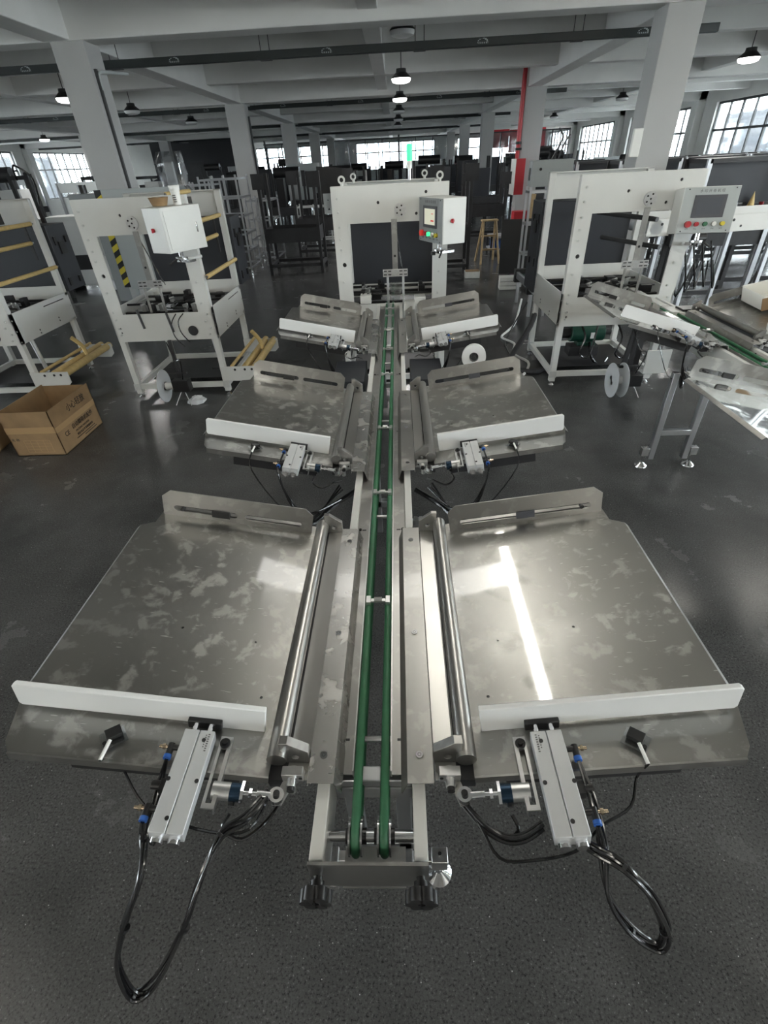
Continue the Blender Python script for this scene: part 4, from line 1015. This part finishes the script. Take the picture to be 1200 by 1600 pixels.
# wooden step stool
r = empty('wooden_step_stool', (1.95, 11.9, 0), R(6), 'pale wooden folding step stool right of the centre machine', 'stool')
for a in (-1, 1):
    MB().cyl((a*.13, -.02, .78), (a*.20, -.24, 0), .022, 6).build('front_leg', 'wood', r)
    MB().cyl((a*.13, .05, .78), (a*.20, .26, 0), .022, 6).build('rear_leg', 'wood', r)
MB().box(-.17, .17, -.06, .09, .78, .81).build('top', 'wood', r)
for z in (.25, .50): MB().box(-.17, .17, -.20+z*.25, -.15+z*.25, z, z+.03).build('tread', 'wood', r)
# black panel standing on floor
r = empty('black_sheet_panel', (2.42, 10.4, 0), R(-2), 'matt black sheet panel standing on the floor left of the right machine', 'panel')
MB(XF((0, 0, 0), R(-6), 0, 0)).box(-.47, .47, 0, .02, .02, .93).build('sheet', 'black', r)
MB().box(-.3, -.26, .0, .4, 0, .04).box(.26, .30, 0, .4, 0, .04).build('foot_bar', 'iron', r)
# white cartons
for (x, y, h, nl, lab) in ((1.42, 10.3, .12, 1, 'small white carton with brown top on the floor by the centre machine'), (1.92, 9.2, .20, 3, 'stack of white cartons on the floor, nearer and larger than the single one')):
    r = empty('white_carton', (x, y, 0), R(-3), lab, 'carton')
    for q in range(nl): MB().box(-.14-.03*(nl > 1), .14+.03*(nl > 1), -.1, .12, q*h/nl+.003, (q+1)*h/nl-.003).build('carton', 'foam', r, .004)
    if nl == 1: MB().box(-.13, .13, -.09, .11, h-.002, h+.006).build('brown_top', 'card', r)
# rear discharge conveyor between centre and right machine
r = empty('aluminium_discharge_conveyor', (1.95, 6.15, 0), 0, 'short aluminium conveyor sticking out behind the right machine', 'conveyor')
for s in (-1, 1):
    MB().box(s*.13-.02, s*.13+.02, 0, 2.1, .36, .45).build('side_profile', 'alu', r, .003)
MB().box(-.11, .11, 0, 2.1, .40, .42).build('belt', 'dkgreen', r)
for yy in (1.2, 2.05):
    MB().box(-.17, .17, yy-.05, yy+.05, .30, .48).build('clamp_block', 'black', r, .004)
    for s in (-1, 1): MB().box(s*.10-.02, s*.10+.02, yy-.02, yy+.02, 0, .31).build('leg', 'alu', r, .002)
def cable(name, pts, rad, mat, label):
    o = MB().tube(pts, rad, 8).build(name, mat, None); return tag(o, label, 'cable')
cable('white_cable', [(1.72, 7.3, .25), (1.60, 7.0, .02), (1.42, 6.6, .02), (1.30, 6.35, .015), (1.40, 6.05, .02), (1.32, 5.7, .015), (1.42, 5.4, .02), (1.36, 5.15, .02), (1.28, 5.0, .015), (1.1, 4.7, .02), (.9, 4.4, .2)], .014, 'paper', 'white cable winding over the floor between the centre and right machines')
cable('black_floor_hose', [(1.55, 5.8, .55), (1.45, 5.6, .35), (1.25, 5.45, .08), (1.22, 5.2, .03), (1.4, 5.05, .03), (1.60, 5.2, .03)], .030, 'wrapdark', 'thick black hose curving out of the left side of the right machine')
cable('black_floor_cable', [(.95, 4.8, .02), (1.25, 5.2, .02), (1.28, 6.0, .02), (1.42, 6.5, .02), (1.7, 6.9, .30)], .008, 'rubber', 'thin black cable running over the floor beside the white one')
# motor under the right machine
r = empty('green_gear_motor', (1.98, 5.25, .14), 0, 'dark green gear motor under the right machine', 'motor')
MB().cyl((-.20, 0, .22), (.14, 0, .22), .085, 24).box(-.12, .06, -.06, .06, .10, .14).build('motor_body', 'dkgreen', r, .004)
MB().cyl((-.30, 0, .22), (-.20, 0, .22), .05, 16).cyl((.14, 0, .22), (.22, 0, .22), .03, 16).box(-.2, .1, -.08, .08, 0, .10).build('bracket', 'iron', r, .004)
MB().box(-.01, .03, -.088, -.080, .18, .24).build('name_plate', 'paper', r)
MB().tube([(.0, -.06, .14), (.02, -.14, .0), (.12, -.16, -.08), (.2, -.1, -.02)], .012, 6).tube([(-.3, 0, .25), (-.36, -.1, .12), (-.33, .0, .0)], .010, 6).build('cable', 'rubber', r)
for i, (a, b) in enumerate(((1.72, 4.9), (2.05, 4.85), (2.3, 4.9))):
    cable('hanging_cable', [(a, b, .60), (a+.06, b-.1, .45), (a+.02, b-.12, .30), (a+.15, b-.05, .25), (a+.2, b, .55)], .009, 'rubber', 'black cable loop hanging under the right machine, %s of three' % ('leftmost', 'middle one', 'rightmost')[i])
r = empty('black_valve_bracket', (2.12, 4.62, 0), 0, 'black upright bracket with valves under the stainless tray of the right machine', 'bracket')
MB().prism([(-.02, .12), (.02, .12), (.08, .72), (.04, .72)], 0, .03).box(.12, .17, .05, .08, .1, .68).build('post', 'iron', r, .002)
MB().box(.16, .26, 0, .08, .50, .58).cyl((.10, -.02, .62), (.32, -.04, .66), .028, 12).build('valve', 'black', r, .003)
MB().box(.20, .42, -.02, .0, .14, .36).build('white_foot_plate', 'white', r, .002)
# white tube table and its legs right of the right machine
r = empty('white_side_conveyor', (3.9, 6.15, 0), R(7), 'white framed side conveyor with aluminium legs right of the right machine', 'conveyor')
for (yy, z) in ((0, 1.12), (.75, 1.12)):
    MB().box(-1.25, 1.5, yy, yy+.012, z, z+.16).build('side_plate', 'white', r, .002)
k = MB()
for a in range(7): k.cyl((-1.1+.4*a, -.004, 1.23), (-1.1+.4*a, 0, 1.23), .014, 10).cyl((-1.0+.4*a, -.004, 1.17), (-1.0+.4*a, 0, 1.17), .012, 10)
k.build('bolt_hole', 'black', r)
MB().cyl((-1.15, 0, 1.20), (-1.15, .75, 1.20), .07, 20).build('end_roller', 'spool', r)
MB().box(-1.1, 1.4, .05, .70, 1.19, 1.20).build('belt', 'spool', r)
for a in (-.65, .25, 1.1):
    for yy in (.02, .70): MB().box(a-.022, a+.022, yy, yy+.045, .05, 1.12).build('leg', 'alu', r, .003)
MB().box(-1.0, -.80, -.06, .0, 1.02, 1.16).cyl((-.72, -.03, 1.08), (-.60, -.03, 1.08), .05, 14).build('motor', 'black', r, .004)
for i in range(5):
    MB().tube([(-.9+.1*i, -.02, 1.05), (-.85+.12*i, -.08, .80-.05*i), (-.75+.1*i, -.05, .50+.04*i), (-.6+.05*i, .0, .85)], .010, 6).build('cable', 'rubber', r)
MB().cyl((.4, .05, 1.1), (.05, .05, .20), .014, 8).cyl((.9, .05, 1.1), (.5, .05, .20), .014, 8).build('brace', 'iron', r)
frame_rack(3.05, 7.1, .9, .4, 1.30, 'dark frame with round bars inside the right machine doorway', apron=False, group='black steel machine frames in the hall')
o = MB().box(-.30, .30, -.02, .02, 0, .012).build('wood_strip', 'wood', None); o.location = (3.1, 7.9, .002); o.rotation_euler = (0, 0, R(20)); tag(o, 'pale wooden strip lying on the floor behind the right machine', 'strip')
# carton and guide of the right conveyor
r = empty('white_tub', (2.78, 3.88, .945), R(-8), 'white plastic tub with brown liner right of the right-hand conveyor', 'tub')
MB().box(-.16, .22, -.16, -.15, 0, .10).box(-.16, .22, .15, .16, 0, .11).box(-.16, -.15, -.16, .16, 0, .10).box(.21, .22, -.16, .16, 0, .11).box(-.16, .22, -.16, .16, 0, .01).build('tub', 'ivory', r, .003)
MB().box(-.165, .22, -.168, -.161, .0, .085).build('brown_liner', 'card', r)
r.rotation_euler = (0, R(-13), R(-6))
# rows of dark racks and clutter
rnd = random.Random(11)
def tall_rack(x, y, W, H, label, alu=True, rz=0):
    r = empty('stacked_machine_rack', (x, y, 0), rz, label, 'rack', 'dark machine racks with silver posts on the right')
    for a in (-1, 1):
        MB().box(a*W/2-.03, a*W/2+.03, -.02, .02, 0, H).build('post', 'alu' if alu else 'iron', r)
        MB().box(a*W/2-.03, a*W/2+.03, .58, .62, 0, H).build('post', 'iron', r)
    MB().box(-W/2, W/2, .1, .14, H-.5, H-.05).build('top_panel', 'slate', r)
    MB().box(-W/2, W/2, -.02, .62, H-.05, H).build('top_tray', 'iron', r)
    MB().box(-W/2, W/2, 0, .6, .75, .95).build('deck', 'iron', r)
    MB().box(-W/2, W/2, 0, .04, .12, .18).box(-W/2, W/2, .56, .6, .12, .18).build('base_rail', 'iron', r)
    for q in range(3):
        a = rnd.uniform(-W/2+.1, W/2-.2)
        MB().box(a, a+rnd.uniform(.06, .16), .2, .5, .95, 1.15+rnd.uniform(0, .2)).build('spare_part', rnd.choice(['white_dull', 'ltgrey', 'foam', 'grey']), r)
    return r
pos = [(4.5, 7.7), (5.6, 7.9), (6.7, 8.1), (7.8, 8.3), (4.4, 10.4), (5.6, 10.6), (6.8, 10.8), (8.1, 11.0), (4.5, 13.2), (5.9, 13.4), (7.3, 13.6), (8.7, 13.8)]
ordn = ['first', 'second', 'third', 'fourth']
for i, (x, y) in enumerate(pos):
    tall_rack(x, y, 1.0, 1.745-.02*(i//4), 'dark silver-posted rack at the right, %s from left in the %s row' % (ordn[i % 4], ('nearest', 'middle', 'rear')[i//4]))
o = MB().box(-.07, .07, 0, .1, 0, .22).cyl((0, .05, .22), (0, .05, .32), .03, 10).build('red_fire_extinguisher', 'red', None, .02); o.location = (5.12, 8.12, .952); tag(o, 'small red bottle standing between the racks right of the right machine', 'bottle')
o = MB().lathe((0, 0, 0), [(0, 0), (.05, 0), (.045, .25), (.0, .42)], 12).build('yellow_bottle', 'kraft', None); o.location = (4.72, 7.75, .952); tag(o, 'yellow cone shaped bottle between the nearest dark racks', 'bottle')
o = MB().box(-.06, .06, 0, .05, 0, .30).build('white_meter_box', 'ivory', None, .01); o.location = (3.12, 7.95, 1.80); tag(o, 'small white box fixed to the left edge of the near right column', 'box')
# far rows: generic machine frames in rows towards the partition
far = []
for j, y in enumerate((18.5, 22, 26, 30, 34.5)):
    for x in [q*1.55-9.5 for q in range(12)]:
        if abs(x-.15) < .7 and y < 25: continue
        if any(abs(x-(c[0]+c[1])/2) < .65 and abs(y-c[2]) < 1.2 for c in cols): continue
        if x < -7.5 and y > 33: continue
        if x < -5 and y < 28: continue
        far.append((x+rnd.uniform(-.15, .15), y+rnd.uniform(-.6, .6), j))
def far_machine(x, y, H, kind, label):
    r = empty('machine_in_assembly', (x, y, 0), rnd.uniform(-.1, .1), label, 'machine', 'part built machines at the back of the hall')
    W = 1.1
    fm = 'iron' if kind != 1 else 'alu'
    for a in (-.5, .5):
        for b in (0, .7): MB().box(a*W-.03, a*W+.03, b-.03, b+.03, 0, H).build('post', fm, r)
    MB().box(-W/2, W/2, -.03, .73, .62, .85).build('body', 'iron' if kind != 2 else 'grey', r)
    if kind == 0: MB().box(-W/2, W/2*.3, .2, .5, .85, H-.1).build('cover', 'slate', r)
    if kind == 1: MB().box(-W/2, W/2, -.03, .0, H-.2, H).box(-.2, .35, .1, .5, .85, 1.25).build('head', 'ltgrey', r)
    if kind == 2: MB().box(-W/2, W/2, 0, .7, H-.1, H).box(-.1, .2, .1, .5, .85, 1.5).build('head', 'iron', r)
    if kind == 3: MB().cyl((-.4, .3, H), (.4, .3, H), .14, 12).box(-.3, -.1, .1, .4, .85, 1.6).build('roll', 'black', r)
    return r
rows = ['first', 'second', 'third', 'fourth', 'fifth']
cnt = {}
for (x, y, j) in far:
    kind = rnd.choice([0, 1, 2, 3, 0, 3]); H = rnd.uniform(1.55, 2.05) if kind != 2 else rnd.uniform(1.4, 1.8)
    cnt[j] = cnt.get(j, 0)+1
    far_machine(x, y, H, kind, 'part built %s machine in the rows at the back of the hall' % ('covered black', 'bright framed', 'grey bodied', 'black roll topped')[kind])
# left part of the hall
def workbench(x, y, W, label, z=.95, rz=0):
    r = empty('workbench', (x, y, 0), rz, label, 'bench')
    MB().box(-W/2, W/2, 0, .7, z-.04, z).build('top', 'wood', r)
    for a in (-1, 1):
        for b in (.04, .66): MB().box(a*(W/2-.05)-.025, a*(W/2-.05)+.025, b-.025, b+.025, 0, z-.04).build('leg', 'iron', r)
    MB().box(-W/2, W/2, .05, .65, .25, .28).build('shelf', 'grey', r)
    return r
workbench(-7.0, 16.5, 2.6, 'wooden topped workbench behind the near left column', 1.35)
for i, (x, w_, h, m, t) in enumerate(((-7.8, .5, .28, 'grey', 'grey instrument box, left end'), (-7.0, .4, .35, 'white_dull', 'white instrument, middle'), (-6.2, .5, .25, 'ltgrey', 'light grey case, right end'), (-8.1, .18, .36, 'black', 'black device beside the grey box'))):
    r = empty('instrument_box', (x, 16.6, 1.35), 0, t+' of the workbench behind the near left column', 'box')
    MB().box(-w_/2, w_/2, .05, .4, 0, h).box(-w_/2+.04, w_/2-.04, .045, .05, .05, h-.06).build('case', m, r, .01)
    MB().cyl((w_/4, .03, h*.3), (w_/4, .05, h*.3), .025, 10).cyl((w_/6-.1, .03, h*.3), (w_/6-.1, .05, h*.3), .02, 10).build('knob', 'black', r)
r = empty('green_toolbox', (-5.1, 9.5, 1.45), 0, 'grey green equipment box on a stand beside the near left column', 'box')
MB().box(-.35, .35, 0, .35, 0, .22).build('case', 'grey', r, .008); MB().box(-.05, .3, 0, .3, -1.45, 0).build('pedestal', 'grey', r)
MB().cyl((-.15, .15, .22), (-.15, .15, .34), .07, 14).build('black_knob', 'black', r)
# film covered stand
r = empty('wrapped_stand', (-4.05, 10.6, 0), 0, 'white post wrapped in clear film between the two left columns', 'stand')
MB().box(-.10, .06, 0, .08, 0, 2.05).build('post', 'hdpe', r, .006)
v = []; f = []
for j in range(6):
    for i in range(10):
        t = 2*PI*i/10; rr = (.34, .30, .26, .24, .27, .20)[j]*(1+.2*rnd.uniform(-1, 1)); v.append((rr*math.cos(t)+.03, .04+rr*.5*math.sin(t), 1.35+.17*j))
f = [(j*10+i, j*10+(i+1) % 10, (j+1)*10+(i+1) % 10, (j+1)*10+i) for j in range(5) for i in range(10)]
MB().add(v, f).build('film_wrap', 'film', r, smooth=False)
# forklift-like stacker with orange motor and grey machines under the left windows
r = empty('orange_black_stacker', (-6.45, 9.9, 0), R(8), 'black mast stacker with orange motor left of the near left column', 'stacker')
for a in (-.12, .16): MB().box(a-.03, a+.03, 0, .06, 0, 2.0).build('mast', 'black', r)
MB().box(-.15, .18, 0, .06, 1.9, 1.96).box(-.2, .22, -.05, .2, .4, .6).build('cross_head', 'black', r)
MB().cyl((.02, -.08, 1.25), (.02, -.08, 1.45), .07, 14).build('motor', 'orange', r)
MB().tube([(0, 0, 1.9), (.1, -.15, 2.1), (.3, -.1, 1.9), (.2, 0, 1.5)], .015, 6).build('hose', 'rubber', r)
for i, (x, y, w_, d_, h, m, t) in enumerate(((-6.35, 10.6, .7, .6, 1.30, 'white_dull', 'stepped pale machine housing between the two left machines'), (-7.35, 10.9, .4, .5, 1.75, 'white_dull', 'tall narrow pale housing behind the cut off left machine'), (-9.4, 11.2, .9, .7, 1.70, 'grey', 'grey machine housing under the left windows'))):
    r = empty('machine_housing', (x, y, 0), R(5), t, 'housing')
    MB().box(-w_/2, w_/2, 0, d_, .10, h).build('body', m, r, .008)
    MB().box(-w_/2-.05, w_/2+.25, .1, d_-.1, .6, h*.72).build('side_body', m, r, .008)
    MB().box(-w_/2+.05, w_/2-.05, -.02, 0, h*.3, h*.5).cyl((w_/2+.1, .1, h*.62), (w_/2+.1, -.12, h*.62), .025, 10).build('handle', 'black', r)
    for a in (-1, 1): MB().box(a*(w_/2-.04)-.03, a*(w_/2-.04)+.03, .05, d_-.05, 0, .10).build('foot', 'iron', r)
for i, (x, y, h, k_) in enumerate(((-8.6, 12.2, 2.0, 3), (-10.2, 14.0, 1.9, 0), (-7.4, 13.6, 1.8, 1), (-12.5, 17.0, 2.0, 3), (-9.4, 18.5, 1.9, 2), (-15, 22, 2.0, 0), (-17, 26, 1.9, 1), (-14, 28, 1.9, 3), (-11, 25, 1.8, 2), (-6.2, 20.5, 1.7, 0), (-6, 25, 1.8, 3))):
    far_machine(x, y, h, k_, 'part built machine in the left part of the hall, %s from the camera' % ('nearest', 'second', 'third', 'fourth', 'fifth', 'sixth', 'seventh', 'eighth', 'ninth', 'tenth', 'eleventh')[i])
r = empty('brown_hardboard', (-11.6, 24.2, 1.35), R(12), 'tall brown board leaning up before the left-hand windows', 'board')
MB().box(-.42, .42, 0, .03, 0, 1.55).build('board', 'card', r); MB().box(-.42, -.36, .05, .1, -1.35, 0).box(.36, .42, .05, .1, -1.35, 0).build('stand', 'iron', r)
r = empty('wrapped_blue_bundle', (-9.4, 23.0, 1.2), 0, 'blue and white bundle on a stand at the foot of the left-hand windows', 'bundle')
MB().lathe((0, 0, 0), [(0, 0), (.3, 0), (.34, .2), (.22, .42), (0, .5)], 9).build('bundle', 'facade', r, smooth=False); MB().box(-.2, .2, -.2, .2, -1.2, 0).build('stand', 'grey', r)
# red banners behind the partition
for i, (x, y, w_, z0, z1) in enumerate(((7.2, 43.5, 1.7, 2.3, 3.4), (9.9, 43.8, 1.5, 2.2, 3.4), (8.7, 44.5, .9, 2.0, 3.3))):
    r = empty('red_banner', (x, y, z0), 0, 'red hanging banner behind the partition, %s' % ('left one', 'widest at the right', 'small one between the others')[i], 'banner')
    MB().box(-w_/2, w_/2, 0, .02, 0, z1-z0).build('cloth', 'red', r); MB().cyl((-w_/2, .01, z1-z0), (w_/2, .01, z1-z0), .02, 8).build('rod', 'iron', r)
    for a in (-w_/2+.1, w_/2-.1): MB().cyl((a, .01, z1-z0), (a, .01, ZC-z0), .005, 6).build('cord', 'iron', r)
